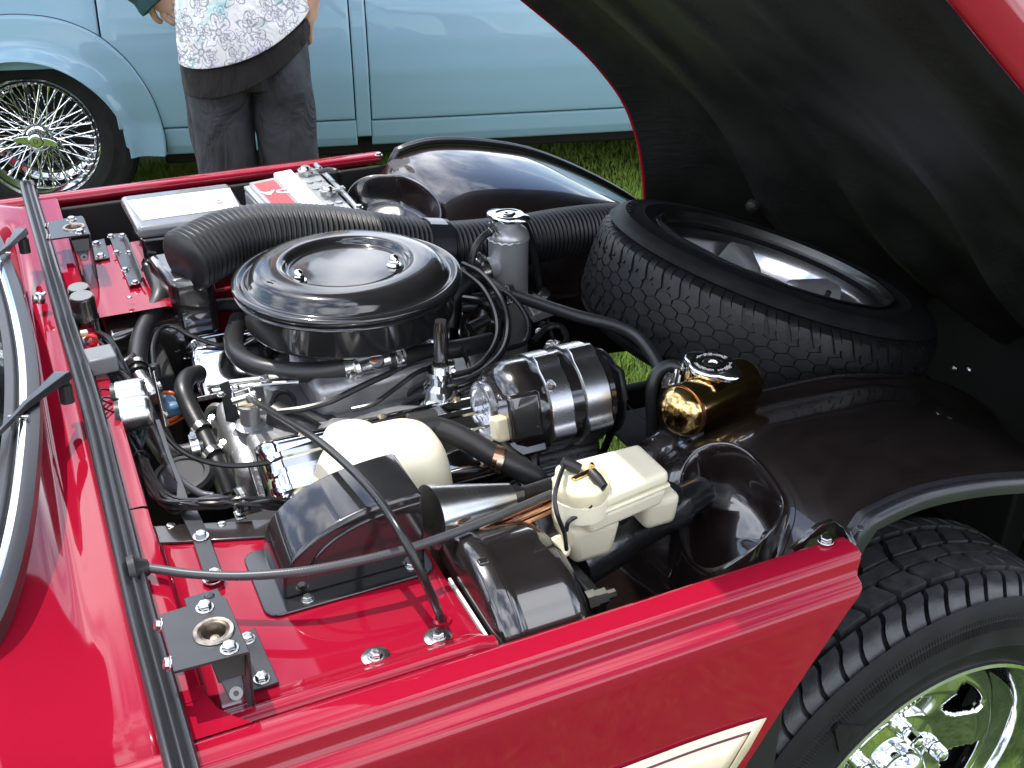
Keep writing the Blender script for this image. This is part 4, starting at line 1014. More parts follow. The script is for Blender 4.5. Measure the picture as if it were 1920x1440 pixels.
# reservoir
rz = .812
q4 = [Vector((0.5032, 0.8587, 0.8120)), Vector((0.5640, 0.8714, 0.8120)), Vector((0.5606, 0.8025, 0.8120)), Vector((0.4341, 0.7866, 0.8120))]
r0, r1, r2, r3 = q4
r0 = Vector((r3.x - .0, r0.y + .002, r0.z)); r0 = Vector((.450, .874, .815)); r1 = Vector((.560, .874, .815)); r2 = Vector((.560, .808, .815)); r3 = Vector((.450, .790, .815))
rc = (r0 + r1 + r2 + r3) / 4; RB = [r3, r2, r1, r0]
bm = bmesh.new(); add_hexa(bm, [p.lerp(rc, .02) - Z * .016 for p in RB], [p.lerp(rc, .045) for p in RB]); res = fin('fluid_reservoir', bm, 'plastic', CAR, bev=.006, bseg=4, label='cream brake fluid reservoir with wired screw cap')
bm = bmesh.new(); add_hexa(bm, [p.lerp(rc, .0) - Z * .0215 for p in RB], [p.lerp(rc, .0) - Z * .0165 for p in RB]); fin('seam_rim', bm, 'plastic', res, bev=.0018)
bm = bmesh.new(); add_hexa(bm, [p.lerp(rc, .12) - Z * .044 for p in RB], [p.lerp(rc, .05) - Z * .022 for p in RB]); fin('lower_half', bm, 'plastic', res, bev=.005, bseg=3)
pa = Vector((0.4727, 0.8313, 0.7450)); bm = bmesh.new(); add_hexa(bm, [pa + Vector(v) for v in ((-.026, -.022, -.022), (.022, -.022, -.022), (.022, .02, -.022), (-.026, .02, -.022))], [pa + Vector(v) for v in ((-.034, -.026, .028), (.030, -.026, .028), (.030, .03, .028), (-.034, .03, .028))]); fin('foot', bm, 'plastic', res, bev=.010, bseg=4)
pa = Vector((0.5611, 0.8394, 0.7450)); bm = bmesh.new(); add_hexa(bm, [pa + Vector(v) for v in ((-.02, -.018, -.014), (.02, -.018, -.014), (.02, .018, -.014), (-.02, .018, -.014))], [pa + Vector(v) for v in ((-.024, -.02, .026), (.024, -.02, .026), (.024, .024, .026), (-.024, .024, .026))]); fin('foot', bm, 'plastic', res, bev=.009, bseg=4)
RC = Vector((0.4576, 0.8199, 0.8190))
lathe('filler_neck', [(.026, -.030), (.0300, -.030), (.0300, -.010), (.026, -.008)], RC, Z, 'plastic', res, 32)
bm = bmesh.new(); rings = []
for r_, h in ((.0285, -.010), (.0292, -.007), (.0292, .003), (.0275, .007), (.023, .009), (.016, .0093), (.014, .0108), (.006, .011)):
    rings.append([RC + Vector((r_ * (1 + (.025 if k % 6 < 3 and r_ > .027 else 0)) * math.cos(2 * math.pi * k / 48), r_ * (1 + (.025 if k % 6 < 3 and r_ > .027 else 0)) * math.sin(2 * math.pi * k / 48), h)) for k in range(48)])
add_loft(bm, rings); rcap = fin('screw_cap', bm, 'resin', res, angle=50)
bm = bmesh.new(); add_box(bm, RC + Vector((.002, .0, .0125)), (.030, .006, .0022), Matrix.Rotation(R(15), 3, 'Z')); add_box(bm, RC + Vector((.014, .004, .016)), (.004, .006, .008)); fin('brass_tab', bm, 'brass', res, bev=.0006)
lathe('terminal_boot', [(0, -.010), (.006, -.010), (.007, .0), (.0055, .010), (0, .011)], RC + Vector((-.006, .013, .018)), (-.6, .35, .35), 'rubber', res, 14)
lathe('terminal_boot', [(0, -.010), (.0055, -.010), (.006, .0), (.004, .012), (0, .013)], RC + Vector((.010, -.015, .014)), (.2, -1, -.3), 'rubber', res, 14)
tube('sensor_wire', [RC + Vector((-.012, .016, .020)), (0.4228, 0.8058, 0.8400), (0.4140, 0.7950, 0.8300), (0.4132, 0.7856, 0.8150), (0.4220, 0.7877, 0.7900), (0.4306, 0.7981, 0.7600)], .0024, 'cable', res, 8)
tube('sensor_wire', [RC + Vector((.013, -.024, .008)), (0.4573, 0.7941, 0.8180), (0.4534, 0.7930, 0.8100), (0.4430, 0.7970, 0.8000), (0.4318, 0.7976, 0.7950), (0.4292, 0.7968, 0.7850)], .0024, 'cable', res, 8)
for k, (dx, dz) in enumerate(((0, 0), (.006, .004), (.012, .0), (.004, -.007), (.013, -.007))):   # five copper brake pipes
    o_ = Vector((dx * .5, -dx * 1.1, dz))
    tube('brake_pipe', [Vector(p) + o_ for p in ((0.3314, 0.8737, 0.7000), (0.3166, 0.8618, 0.7300), (0.3120, 0.8545, 0.7520), (0.3181, 0.8508, 0.7650), (0.3386, 0.8510, 0.7720), (0.3776, 0.8573, 0.7750), (0.4155, 0.8653, 0.7750), (0.4533, 0.8769, 0.7720))], .0030, 'copper', CAR, 8)
tube('brake_pipe', [(0.3138, 0.8600, 0.7750), (0.3207, 0.8344, 0.8000), (0.3406, 0.8402, 0.8000)], .0024, 'copper', CAR, 8)

# --- brass expansion tank with black pressure cap
ea, eb = Vector((0.6921, 1.0000, 0.7508)), Vector((0.8308, 1.0450, 0.7481)); ed = (eb - ea); el = ed.length; er = .034
brt = lathe('expansion_tank', [(0, -.012), (er * .35, -.011), (er * .65, -.007), (er * .87, .001), (er * .97, .010), (er, .020), (er, el - .020), (er * .97, el - .010), (er * .87, el - .001), (er * .6, el + .006), (0, el + .010)], ea, ed, 'brass', CAR, 48, angle=60, label='polished brass expansion tank beside the spare wheel')
bm = bmesh.new(); add_lathe(bm, [(er, .012), (er + .0016, .012), (er + .0016, .016), (er, .016)], ea, ed, 48); fin('seam', bm, 'copper', brt)
EC = Vector((0.7622, 1.0290, 0.7920))
lathe('filler_neck', [(.022, -.026), (.022, -.012), (.026, -.011), (.026, -.007), (.0, -.007)], EC, Z, 'brass', brt, 28)
ecap = rad_cap(EC, Z, .031, brt, 'chrome', R(15))
lathe('cap_face', [(.0135, .0024), (.0285, .0024), (.0285, .0034), (.0135, .0038)], EC, Z, 'gloss', brt, 40)
def arc_text(txt, c, r, a_mid, step, size, m, par_, flip=False):
    for k, ch in enumerate(txt):
        if ch == ' ': continue
        a = a_mid + (-(k - (len(txt) - 1) / 2) * step if not flip else (k - (len(txt) - 1) / 2) * step)
        text_mesh('cap_lettering', ch, size, m, par_, at(Vector(c) + Vector((r * math.cos(a), r * math.sin(a), .0042)), Z, 1, spin=(a - math.pi / 2) if not flip else (a + math.pi / 2)), ext=.0003, bold=.0001)
VA = R(90 - 24.8)     # direction away from the reader
arc_text('TIGHTEN', EC, .0225, VA, R(17), .0078, 'whiteprint', brt)
arc_text('REMOVE SLOWLY', EC, .0225, VA + math.pi, R(13), .0072, 'whiteprint', brt, True)
tube('overflow_spigot', [(0.7456, 1.0589, 0.7750), (0.7372, 1.0641, 0.7760)], .0055, 'zinc', brt, 10)
h11 = tube('overflow_hose', [(0.7395, 1.0651, 0.7750), (0.7280, 1.0771, 0.7750), (0.7126, 1.0816, 0.7650), (0.7043, 1.0786, 0.7400), (0.7116, 1.0834, 0.6900), (0.7197, 1.0922, 0.6400), (0.7412, 1.1236, 0.5800)], .0085, 'hose', brt, 14)
clamp((0.7415, 1.0642, 0.7750), (1, -.1, 0), .0086, brt, (0, -1, -.2), .012)
clamp((0.7154, 1.0542, 0.7650), (.8, -.3, -.4), .0098, brt, (0, -.6, .6), .012)
tube('tank_strap', [(0.7221, 1.0813, 0.6800), (0.7226, 1.0803, 0.7100), (0.7261, 1.0721, 0.7300)], .002, 'copper', brt, 8)
tube('earth_wire', [(0.6940, 1.1339, 0.7000), (0.7131, 1.1174, 0.6800), (0.7265, 1.1041, 0.6700)], .0011, 'zinc', CAR, 6)

# --- bonnet catches: plate, socket, hook, foot and bolts
def catch(near, label):
    if near:
        C4 = [(0.0294, 0.7632, 0.8450), (0.0830, 0.7656, 0.8450), (0.0863, 0.6877, 0.8450), (0.0284, 0.6900, 0.8450)]
    else:
        C4 = [(0.0202, 1.7977, 0.8450), (0.0729, 1.8030, 0.8450), (0.0743, 1.7157, 0.8450), (0.0179, 1.7168, 0.8450)]
    a, b, c, d = [Vector(p) for p in C4]
    bm = bmesh.new(); hc = a.lerp(b, .66).lerp(d.lerp(c, .66), .55); s = (b - a).length / .055
    cor = [bm.verts.new(p) for p in (a, b, c, d)]; cir = [bm.verts.new(hc + Vector((.0130 * s * math.cos(2 * math.pi * k / 32), .0130 * s * math.sin(2 * math.pi * k / 32), 0))) for k in range(32)]
    ee = [bm.edges.new((cor[i], cor[(i + 1) % 4])) for i in range(4)] + [bm.edges.new((cir[i], cir[(i + 1) % 32])) for i in range(32)]
    bmesh.ops.triangle_fill(bm, edges=ee, use_beauty=True); o = fin('bonnet_catch', bm, 'blackmet', CAR, label=label, solid=.0025, flat=True)
    def on(u, v, dz=0): return a.lerp(b, u).lerp(d.lerp(c, u), v) + Z * dz
    s = (b - a).length / .055
    lathe('socket', [(.0165 * s, .0004), (.0175 * s, .0008), (.0165 * s, .0020), (.0135 * s, .0018), (.0125 * s, -.001), (.0115 * s, -.0005), (.0105 * s, .0008), (.0095 * s, -.003), (.0085 * s, -.016), (0, -.018)], on(.66, .55), Z, 'steelworn', o, 32)
    lathe('latch_pin', [(0, -.016), (.004, -.016), (.004, -.006), (0, -.005)], on(.66, .55), Z, 'zincy', o, 12)
    bolt(on(.66, .12), o, .0058); bolt(on(.78, .88), o, .0058)
    for v in (.12, .80): bolt(on(-.03, v, -.004), o, .0048, (-.9, 0, .4))
    for (p0, p1, w) in ((on(.98, .02, -.0026), on(.98, .98, -.0026), 0),):       # folded front face down to the shelf
        bm = bmesh.new(); add_hexa(bm, [Vector((p0.x, p1.y, .768)), Vector((p0.x + .0025, p1.y, .768)), Vector((p0.x + .0025, p0.y, .768)), Vector((p0.x, p0.y, .768))], [Vector((p1.x, p1.y, p1.z)), Vector((p1.x + .0025, p1.y, p1.z)), Vector((p0.x + .0025, p0.y, p0.z)), p0]); fin('front_leg', bm, 'blackmet', o, bev=.0006)
    e = on(.98, .90); f0 = Vector((e.x + .003, e.y - .022, .7662)); bm = bmesh.new()
    sy = -1
    FP = [(0.0957, 0.7994, 0.7665), (0.1094, 0.8034, 0.7665), (0.1126, 0.7251, 0.7665), (0.0893, 0.7247, 0.7665)] if near else [(0.0822, 1.8888, 0.7665), (0.1039, 1.8953, 0.7665), (0.1012, 1.8008, 0.7665), (0.0778, 1.8015, 0.7665)]
    FP = [Vector(p) for p in FP]; add_hexa(bm, FP[::-1], [p + Z * .003 for p in FP[::-1]]); ft = fin('foot_plate', bm, 'blackmet', o, bev=.0006)
    for p_ in (((0.0998, 0.7899, 0.7695), (0.0998, 0.7347, 0.7695)) if near else ((0.0887, 1.8719, 0.7695), (0.0887, 1.8113, 0.7695))): bolt(p_, o, .0056)
    # rear tab with slotted screw, and the hook below
    bm = bmesh.new(); add_hexa(bm, [on(.42, -.26, -.009), on(.98, -.26, -.009), on(.98, .02, -.0060), on(.42, .02, -.0060)], [on(.42, -.26, -.0065), on(.98, -.26, -.0065), on(.98, .02, -.0030), on(.42, .02, -.0030)]); fin('rear_tab', bm, 'blackmet', o, bev=.0006)
    screw(on(.80, -.14, -.0055), o, .0046, (0, .1, 1), SCREWB)
    hk = on(.74, 1.0, -.018); bm = bmesh.new()
    add_hexa(bm, [hk + Vector(v) for v in ((-.011, .006, -.012), (.011, .006, -.012), (.011, .03, -.012), (-.011, .03, -.012))], [hk + Vector(v) for v in ((-.014, .010, .008), (.014, .010, .008), (.014, .03, .008), (-.014, .03, .008))])
    add_hexa(bm, [hk + Vector(v) for v in ((-.0055, -.006, -.022), (.0055, -.006, -.022), (.009, .006, -.013), (-.009, .006, -.013))], [hk + Vector(v) for v in ((-.0055, -.005, -.019), (.0055, -.005, -.019), (.009, .008, -.009), (-.009, .008, -.009))])
    fin('latch_hook', bm, 'blackmet', o, bev=.0015)
    lathe('hook_eye', [(.0022, 0), (.0055, 0), (.0055, .002), (.0022, .002)], hk + Vector((.0, -.0030, -.0185)), (0, -.75, .66), 'gloss', o, 16)
    return o
catch(True, 'near black steel bonnet catch on the ledge'); catch(False, 'far black steel bonnet catch on the ledge')
# large washered bolts on the near shelf, grommet
for p_ in ((0.1997, 0.7229, 0.7652), (0.2595, 0.7237, 0.7652)):
    washer(p_, ns, .0132); bolt(Vector(p_) + Z * .0018, ns, .0058)
lathe('grommet', [(.005, 0), (.0095, 0), (.0092, .002), (.006, .003), (.005, .001)], (0.2714, 0.7445, 0.7654), Z, 'red', ns, 24)
# white edge strip on the shelf front
bm = bmesh.new(); add_box(bm, (.3025, .745, .760), (.003, .115, .006)); fin('edge_strip', bm, 'white', ns, bev=.0006)
# --- flat stay bar from the bulkhead down to the shelf
b1 = [(0.0844, 1.1688, 0.8000), (0.0848, 1.0994, 0.7900), (0.0869, 1.0478, 0.7850), (0.0837, 1.0194, 0.7780), (0.0877, 1.0054, 0.7720), (0.0903, 0.9612, 0.7710), (0.0900, 0.8836, 0.7710)]
b1 = [Vector(p) for p in b1]; bm = bmesh.new(); wv = Vector((1, .06, 0)).normalized() * .0085
add_loft(bm, [[p - wv * k, p + wv * k, p + wv * k + Z * .0028, p - wv * k + Z * .0028] for p, k in zip(b1, (.3, .3, .35, .8, 1, 1, 1))])
stay = fin('stay_bar', bm, 'blackmet', CAR, bev=.0006, label='flat black stay bar bolted to the shelf')
bolt((0.0908, 0.9585, 0.7740), stay, .0058); bolt((0.0904, 0.8873, 0.7760), stay, .0058); washer((0.0906, 0.9576, 0.7740), stay, .0085); washer((0.0888, 0.8927, 0.7680), stay, .0105)
# --- black tray edge behind the shelf with screws and P-clip
def yb(x): return 1.0 - .34 * (x - .03)
te = [(.050, yb(.05) - .020), (.205, yb(.205) - .020), (.205, yb(.205) + .012), (.050, yb(.05) + .012)]
bm = bmesh.new(); add_hexa(bm, [(x, y, .7655) for x, y in te], [(x, y, .7685) for x, y in te]); tr = fin('tray_edge', bm, 'ledge_grime', CAR, bev=.001)
tw = [(.048, yb(.048) + .004), (.24, yb(.24) + .004), (.24, yb(.24) + .018), (.048, yb(.048) + .018)]
bm = bmesh.new(); add_hexa(bm, [(x, y + .01, .60) for x, y in tw], [(x, y, .7650) for x, y in tw]); fin('tray_wall', bm, 'ledge_grime', CAR, bev=.001)
for p_ in ((0.0660, 0.9991, 0.7675), (0.1155, 0.9793, 0.7675)): screw(p_, tr, .0048)
pc = Vector((0.1402, 0.9898, 0.7850)); bm = bmesh.new()
add_lathe(bm, [(.0115, -.0055), (.0138, -.0055), (.0138, .0055), (.0115, .0055)], pc, (1, .15, 0), 28); fin('cable_clip', bm, 'rubber', CAR)
bm = bmesh.new(); add_lathe(bm, [(.0139, -.0022), (.0144, -.0022), (.0144, .0022), (.0139, .0022)], pc, (1, .15, 0), 28); fin('clip_band', bm, 'zinc', CAR)
bm = bmesh.new(); add_box(bm, Vector((0.1363, 0.9857, 0.7695)), (.011, .016, .002)); fin('clip_foot', bm, 'zinc', CAR, bev=.0005)
screw((0.1356, 0.9864, 0.7720), tr, .0048)

# --- hoses and cables
def hose(pts, r, m='hose', name='coolant_hose', segs=14, label=None, parent=None): return tube(name, pts, r, m, parent or CAR, segs, label=label)
h1 = hose([(0.1564, 1.7706, 0.7550), (0.1575, 1.6904, 0.7650), (0.1563, 1.6357, 0.7650), (0.1449, 1.6083, 0.7550), (0.1243, 1.5763, 0.7450), (0.1058, 1.5337, 0.7350), (0.0924, 1.4772, 0.7250), (0.0916, 1.4612, 0.7200)], .0142, name='heater_hose')
clamp((0.1569, 1.7349, 0.7600), (.3, -.9, 0), .0146, h1, (0, .3, 1), .010); clamp((0.0921, 1.4705, 0.7240), (0, -1, -.1), .0146, h1, (-.5, 0, .8), .010)
lathe('heater_elbow', [(0, 0), (.0125, 0), (.0125, .02), (.016, .022), (.016, .045), (.012, .05), (0, .05)], (0.0911, 1.4527, 0.7200), (.25, -.9, -.35), 'alu', CAR, 22)
h2 = hose([(0.2750, 1.6326, 0.7200), (0.2403, 1.6343, 0.7250), (0.2120, 1.6217, 0.7200), (0.1965, 1.6064, 0.7000), (0.1913, 1.6079, 0.6600)], .0115)
h3 = hose([(0.2535, 1.5460, 0.7350), (0.2348, 1.4942, 0.7330), (0.2270, 1.4359, 0.7350), (0.2405, 1.3798, 0.7380), (0.2781, 1.3431, 0.7380), (0.3185, 1.3245, 0.7380), (0.3529, 1.3101, 0.7440), (0.3664, 1.3087, 0.7450)], .0142, label='black coolant hose curving under the air cleaner')
clamp((0.3517, 1.3089, 0.7440), (1, .1, 0), .0148, h3, (0, -.9, -.4), .014)
tf = lathe('hose_tee', [(0, -.03), (.012, -.03), (.0135, -.024), (.0115, -.02), (.0125, .0), (.0115, .02), (.0135, .024), (.012, .03), (0, .03)], (0.3894, 1.3034, 0.7450), (1, .12, .02), 'alu', CAR, 20)
lathe('tee_boss', [(0, 0), (.013, 0), (.0125, .012), (.010, .015), (0, .015)], (0.3918, 1.3061, 0.7440), (0, -.7, .7), 'alu', tf, 18)
lathe('tee_plug', [(0, 0), (.0062, 0), (.0062, .002), (0, .0022)], (0.3886, 1.2964, 0.7560), (0, -.7, .7), 'copper', tf, 14)
h3b = hose([(0.4109, 1.3023, 0.7450), (0.4378, 1.3067, 0.7430), (0.4827, 1.3196, 0.7350), (0.5342, 1.3236, 0.7300), (0.5862, 1.3449, 0.7200)], .0138)
clamp((0.4252, 1.3050, 0.7440), (1, .1, 0), .0142, h3b, (.1, -.6, .6), .014)
lathe('hose_sleeve', [(.010, 0), (.012, 0), (.012, .03), (.010, .03)], (0.3732, 1.3220, 0.7380), (1, .1, 0), 'rubber', tf, 16)
h4 = hose([(0.1731, 1.4647, 0.7000), (0.1535, 1.4288, 0.7150), (0.1418, 1.3963, 0.7150), (0.1432, 1.3671, 0.7000), (0.1487, 1.3340, 0.6850), (0.1538, 1.3009, 0.6700), (0.1577, 1.2668, 0.6550), (0.1610, 1.2436, 0.6300)], .0130)
clamp((0.1496, 1.3274, 0.6850), (.35, -1, -.3), .0134, h4, (1, .3, .3), .010); clamp((0.1540, 1.2852, 0.6680), (.35, -1, -.3), .0134, h4, (1, .3, .3), .010)
lathe('hose_tee', [(0, 0), (.0115, 0), (.0115, .035), (.010, .036), (0, .036)], (0.1463, 1.3009, 0.6720), (-1, .1, -.05), 'hose', h4, 16)
h4b = hose([(0.1371, 1.3007, 0.6720), (0.1198, 1.3053, 0.6680), (0.1052, 1.3247, 0.6650), (0.1017, 1.3732, 0.6600), (0.0997, 1.4301, 0.6600)], .0125); clamp((0.1345, 1.3019, 0.6720), (-1, 0, 0), .013, h4b, (-.2, .7, .6), .011)
hb2 = hose([(0.0850, 1.4270, 0.7000), (0.0870, 1.3879, 0.6900), (0.0896, 1.3594, 0.6750), (0.0988, 1.3377, 0.6550), (0.1096, 1.3480, 0.6200)], .0135)
h9 = hose([(0.3787, 1.1235, 0.7450), (0.4143, 1.1047, 0.7400), (0.4400, 1.0798, 0.7300), (0.4667, 1.0496, 0.7150), (0.4938, 1.0290, 0.7000), (0.5083, 1.0233, 0.6850), (0.5171, 1.0284, 0.6550), (0.5313, 1.0524, 0.6000)], .0150, label='thick black hose curving below the alternator')
lathe('hose_sleeve', [(.0150, -.018), (.0205, -.018), (.0207, .016), (.0150, .016)], (0.3941, 1.1172, 0.7430), (1, -.05, -.02), 'rubber', h9, 22)
clamp((0.4661, 1.0499, 0.7150), (.75, -.5, -.2), .0154, h9, (0, -.5, .8), .012, 'copper', False)
lathe('hose_tag', [(.0153, -.012), (.0157, -.012), (.0157, -.004), (.0153, -.004)], (0.4737, 1.0411, 0.7110), (.75, -.5, -.2), 'zincy', h9, 18)
lathe('top_hose_stub', [(0, -.03), (.020, -.03), (.020, .02), (0, .02)], (0.3016, 1.2849, 0.6750), (.8, -.5, -.2), 'hose', CAR, 22)
hose([(0.2456, 1.3038, 0.7000), (0.2616, 1.2821, 0.6950), (0.2807, 1.2607, 0.6850), (0.3049, 1.2474, 0.6650)], .018, label='')
h10 = hose([(0.6489, 1.5756, 0.7350), (0.6547, 1.5104, 0.7400), (0.6605, 1.4601, 0.7420), (0.6872, 1.4072, 0.7400), (0.7262, 1.3374, 0.7380), (0.7614, 1.2837, 0.7380), (0.7717, 1.2304, 0.7400), (0.7568, 1.1659, 0.7450), (0.7292, 1.0912, 0.7550), (0.7228, 1.0572, 0.7570)], .0095, label='slim black pipe crossing in front of the spare tyre')
clamp((0.6626, 1.4522, 0.7420), (1, -.15, 0), .0105, h10, (-.3, -.5, -.8), .008); lathe('pipe_ring', [(.0095, -.004), (.0155, -.004), (.0155, .004), (.0095, .004)], (0.6655, 1.4463, 0.7420), (1, -.15, 0), 'hose', h10, 18)
bv = lathe('breather_tube', [(0, -.03), (.0105, -.03), (.0105, .035), (.008, .05), (0, .05)], (0.4698, 1.2483, 0.7700), (0, -.05, 1), 'gloss', CAR, 18); clamp((0.4662, 1.2427, 0.7520), (0, -.05, 1), .011, bv, (1, -.3, 0), .010)
lathe('breather_base', [(0, -.035), (.026, -.035), (.024, -.014), (.016, -.008), (.0155, .004), (.019, .006), (.019, .012), (0, .012)], (0.4652, 1.2413, 0.7380), (0, -.05, 1), 'chrome', bv, 26)
lathe('breather_foot', [(0, -.03), (.034, -.03), (.036, -.01), (.026, .004), (.018, .008), (0, .008)], (0.4681, 1.2393, 0.7080), (0, -.15, 1), 'chrome', bv, 26)
# cables
hose([(0.2129, 1.2994, 0.7350), (0.2148, 1.1249, 0.8000), (0.2199, 0.9657, 0.8550), (0.2282, 0.8769, 0.8720), (0.2347, 0.8062, 0.8780), (0.2388, 0.7503, 0.8720), (0.2483, 0.7286, 0.8400), (0.2607, 0.7317, 0.8000), (0.2719, 0.7431, 0.7650)], .0042, 'cable', 'throttle_cable', 10)
sc_ = [(0.0273, 0.8789, 0.8120), (0.0412, 0.8690, 0.8120), (0.0670, 0.8502, 0.8120), (0.1066, 0.8285, 0.8120), (0.1566, 0.8081, 0.8150), (0.2056, 0.8011, 0.8150), (0.2574, 0.7986, 0.8150), (0.3108, 0.8093, 0.8100), (0.3719, 0.8308, 0.8000), (0.4460, 0.8628, 0.7850)]
def ribbed(t): return .0044 + .00008 * math.sin(t * 2400)
bm = bmesh.new(); add_sweep(bm, smooth_path(sc_, 60), ribbed, 10); sc1 = fin('speedometer_cable', bm, 'greycable', CAR, angle=80, label='grey ribbed cable running from the seal to the engine')
lathe('cable_grommet', [(.005, -.012), (.014, -.012), (.016, -.006), (.010, .0), (.0075, .006), (.005, .007)], (0.0262, 0.8777, 0.8120), (1, 0, 0), 'rubber', sc1, 24)
hose([(0.0497, 1.3317, 0.8000), (0.0636, 1.3031, 0.8000), (0.0762, 1.2601, 0.7950), (0.0857, 1.2124, 0.7800), (0.0987, 1.1875, 0.7550), (0.1221, 1.1744, 0.7350), (0.1562, 1.1587, 0.7250), (0.2003, 1.1534, 0.7200), (0.2415, 1.1591, 0.7150), (0.2739, 1.1779, 0.7100)], .0036, 'cable', 'choke_cable', 8)
hose([(0.1124, 1.4382, 0.7350), (0.1191, 1.4864, 0.7450), (0.1367, 1.5333, 0.7480), (0.1571, 1.5428, 0.7450), (0.1759, 1.5248, 0.7350), (0.2065, 1.5105, 0.7200), (0.2359, 1.5051, 0.7100)], .0036, 'cable', 'vacuum_pipe', 8)
lathe('pipe_union', [(0, -.012), (.008, -.012), (.008, .004), (.006, .006), (0, .006)], (0.1124, 1.4382, 0.7350), (0, .2, 1), 'rubber', CAR, 14)
# ignition leads over the manifold
LD = [([(0.6189, 1.5295, 0.7700), (0.6258, 1.4647, 0.7750), (0.6192, 1.3786, 0.7700), (0.6029, 1.3179, 0.7550), (0.5647, 1.2583, 0.7450), (0.5106, 1.2281, 0.7350), (0.4572, 1.2341, 0.7250), (0.4258, 1.2578, 0.7000), (0.4061, 1.2674, 0.6800)], .0048),
      ([(0.6146, 1.5332, 0.7600), (0.6140, 1.4378, 0.7650), (0.6016, 1.3592, 0.7550), (0.5731, 1.2956, 0.7450), (0.5245, 1.2513, 0.7350), (0.4798, 1.2508, 0.7300), (0.4465, 1.2691, 0.7150), (0.4249, 1.2895, 0.6900)], .0046),
      ([(0.2450, 1.2804, 0.7150), (0.2778, 1.2651, 0.7200), (0.3139, 1.2611, 0.7250), (0.3549, 1.2714, 0.7300), (0.3978, 1.2843, 0.7330), (0.4417, 1.2967, 0.7350), (0.4924, 1.3022, 0.7350)], .0046),
      ([(0.3376, 1.2439, 0.7150), (0.3662, 1.2386, 0.7200), (0.4071, 1.2562, 0.7280), (0.4491, 1.2738, 0.7350), (0.4988, 1.2775, 0.7350)], .0036),
      ([(0.4104, 1.2573, 0.6800), (0.4393, 1.2516, 0.7000), (0.4797, 1.2318, 0.7150), (0.5183, 1.2278, 0.7250)], .0044),
      ([(0.4233, 1.2636, 0.6700), (0.4495, 1.2592, 0.6850), (0.4808, 1.2357, 0.7000), (0.5065, 1.2194, 0.7150)], .0044),
      ([(0.5328, 1.3363, 0.7350), (0.5234, 1.2934, 0.7350), (0.5167, 1.2618, 0.7300), (0.5117, 1.2410, 0.7200)], .0036),
      ([(0.6119, 1.4442, 0.7400), (0.6424, 1.4508, 0.7500), (0.6559, 1.4196, 0.7500), (0.6601, 1.3698, 0.7300), (0.6421, 1.3412, 0.7100), (0.6051, 1.3286, 0.7100)], .0042),
      ([(0.6708, 1.3722, 0.6900), (0.7016, 1.3879, 0.7000), (0.7234, 1.3842, 0.7000), (0.7220, 1.3589, 0.6900), (0.6954, 1.3320, 0.6800)], .0050),
      ([(0.5929, 1.4642, 0.7400), (0.6076, 1.4341, 0.7450), (0.6228, 1.4171, 0.7400), (0.6309, 1.3949, 0.7250)], .0060)]
for pts, r in LD: hose(pts, r, 'cable', 'ignition_lead', 8)
for a, b in (((0.6087, 1.4692, 0.7350), (0.6437, 1.4644, 0.7350)), ((0.5749, 1.4007, 0.7200), (0.6099, 1.4088, 0.7250)), ((0.5872, 1.4575, 0.7300), (0.6187, 1.4497, 0.7300))):
    tube('lead_boot', [a, Vector(a).lerp(Vector(b), .5), b], .0085, 'rubber', CAR, 12)
bm = bmesh.new(); add_hexa(bm, [(0.3499, 1.3215, 0.7000), (0.3619, 1.3245, 0.7000), (0.3596, 1.3267, 0.6600), (0.3467, 1.3209, 0.6600)], [Vector(q) + Vector((0, -.012, .012)) for q in ((0.3499, 1.3215, 0.7000), (0.3619, 1.3245, 0.7000), (0.3596, 1.3267, 0.6600), (0.3467, 1.3209, 0.6600))]); fin('lead_holder', bm, 'rubber', CAR, bev=.003)

# --- far shelf: angle strip, flap cover, canisters, relays, horn-like regulator
bm = bmesh.new(); A_ = [(0.1120, 1.9097, 0.7680), (0.1328, 1.9057, 0.7680), (0.1313, 1.6761, 0.7680), (0.1140, 1.6612, 0.7680)]
add_hexa(bm, [Vector(p) for p in A_[::-1]], [Vector(p) + Z * .003 for p in A_[::-1]]); ang = fin('angle_strip', bm, 'blackmet', CAR, bev=.0006)
bm = bmesh.new(); A2_ = [(0.1330, 1.8969, 0.7710), (0.1318, 1.7978, 0.8000), (0.1351, 1.6667, 0.7800), (0.1308, 1.6687, 0.7710)]; add_hexa(bm, [Vector(p) for p in A2_[::-1]], [Vector(p) + X * .003 for p in A2_[::-1]]); fin('angle_web', bm, 'blackmet', ang, bev=.0005)
for p_ in ((0.1150, 1.8940, 0.7710), (0.1143, 1.8108, 0.7710), (0.1171, 1.7293, 0.7710), (0.1244, 1.6694, 0.7710), (0.1329, 1.8771, 0.7750), (0.1308, 1.7648, 0.7850)): bolt(p_, ang, .0048)
bm = bmesh.new(); F_ = [Vector(p) for p in ((0.0628, 1.6371, 0.7570), (0.1773, 1.6498, 0.7600), (0.1812, 1.5798, 0.7420), (0.0652, 1.5485, 0.7420))]
add_hexa(bm, [p - Z * .20 for p in F_[::-1]], F_[::-1]); fl_ = fin('flap_cover', bm, 'gloss', CAR, angle=30, bev=.008, bseg=3); screw((0.1078, 1.6070, 0.7750), fl_, .004); screw((0.1676, 1.6122, 0.7750), fl_, .004); screw((0.1811, 1.5720, 0.7400), fl_, .0035); screw((0.1677, 1.5620, 0.6800), fl_, .003)
def canister(p, r, h, label=None):
    o = lathe('canister', [(0, -h), (r, -h), (r, -.036), (r * 1.08, -.034), (r * 1.08, -.030), (r, -.028), (r, -.003), (r * .94, 0), (0, .0005)], p, (0, -.08, 1), 'gloss', CAR, 28)
    lathe('top_disc', [(0, .001), (r * .9, .001), (r * .88, .0022), (0, .0026)], p, (0, -.08, 1), 'grey', o, 28); return o
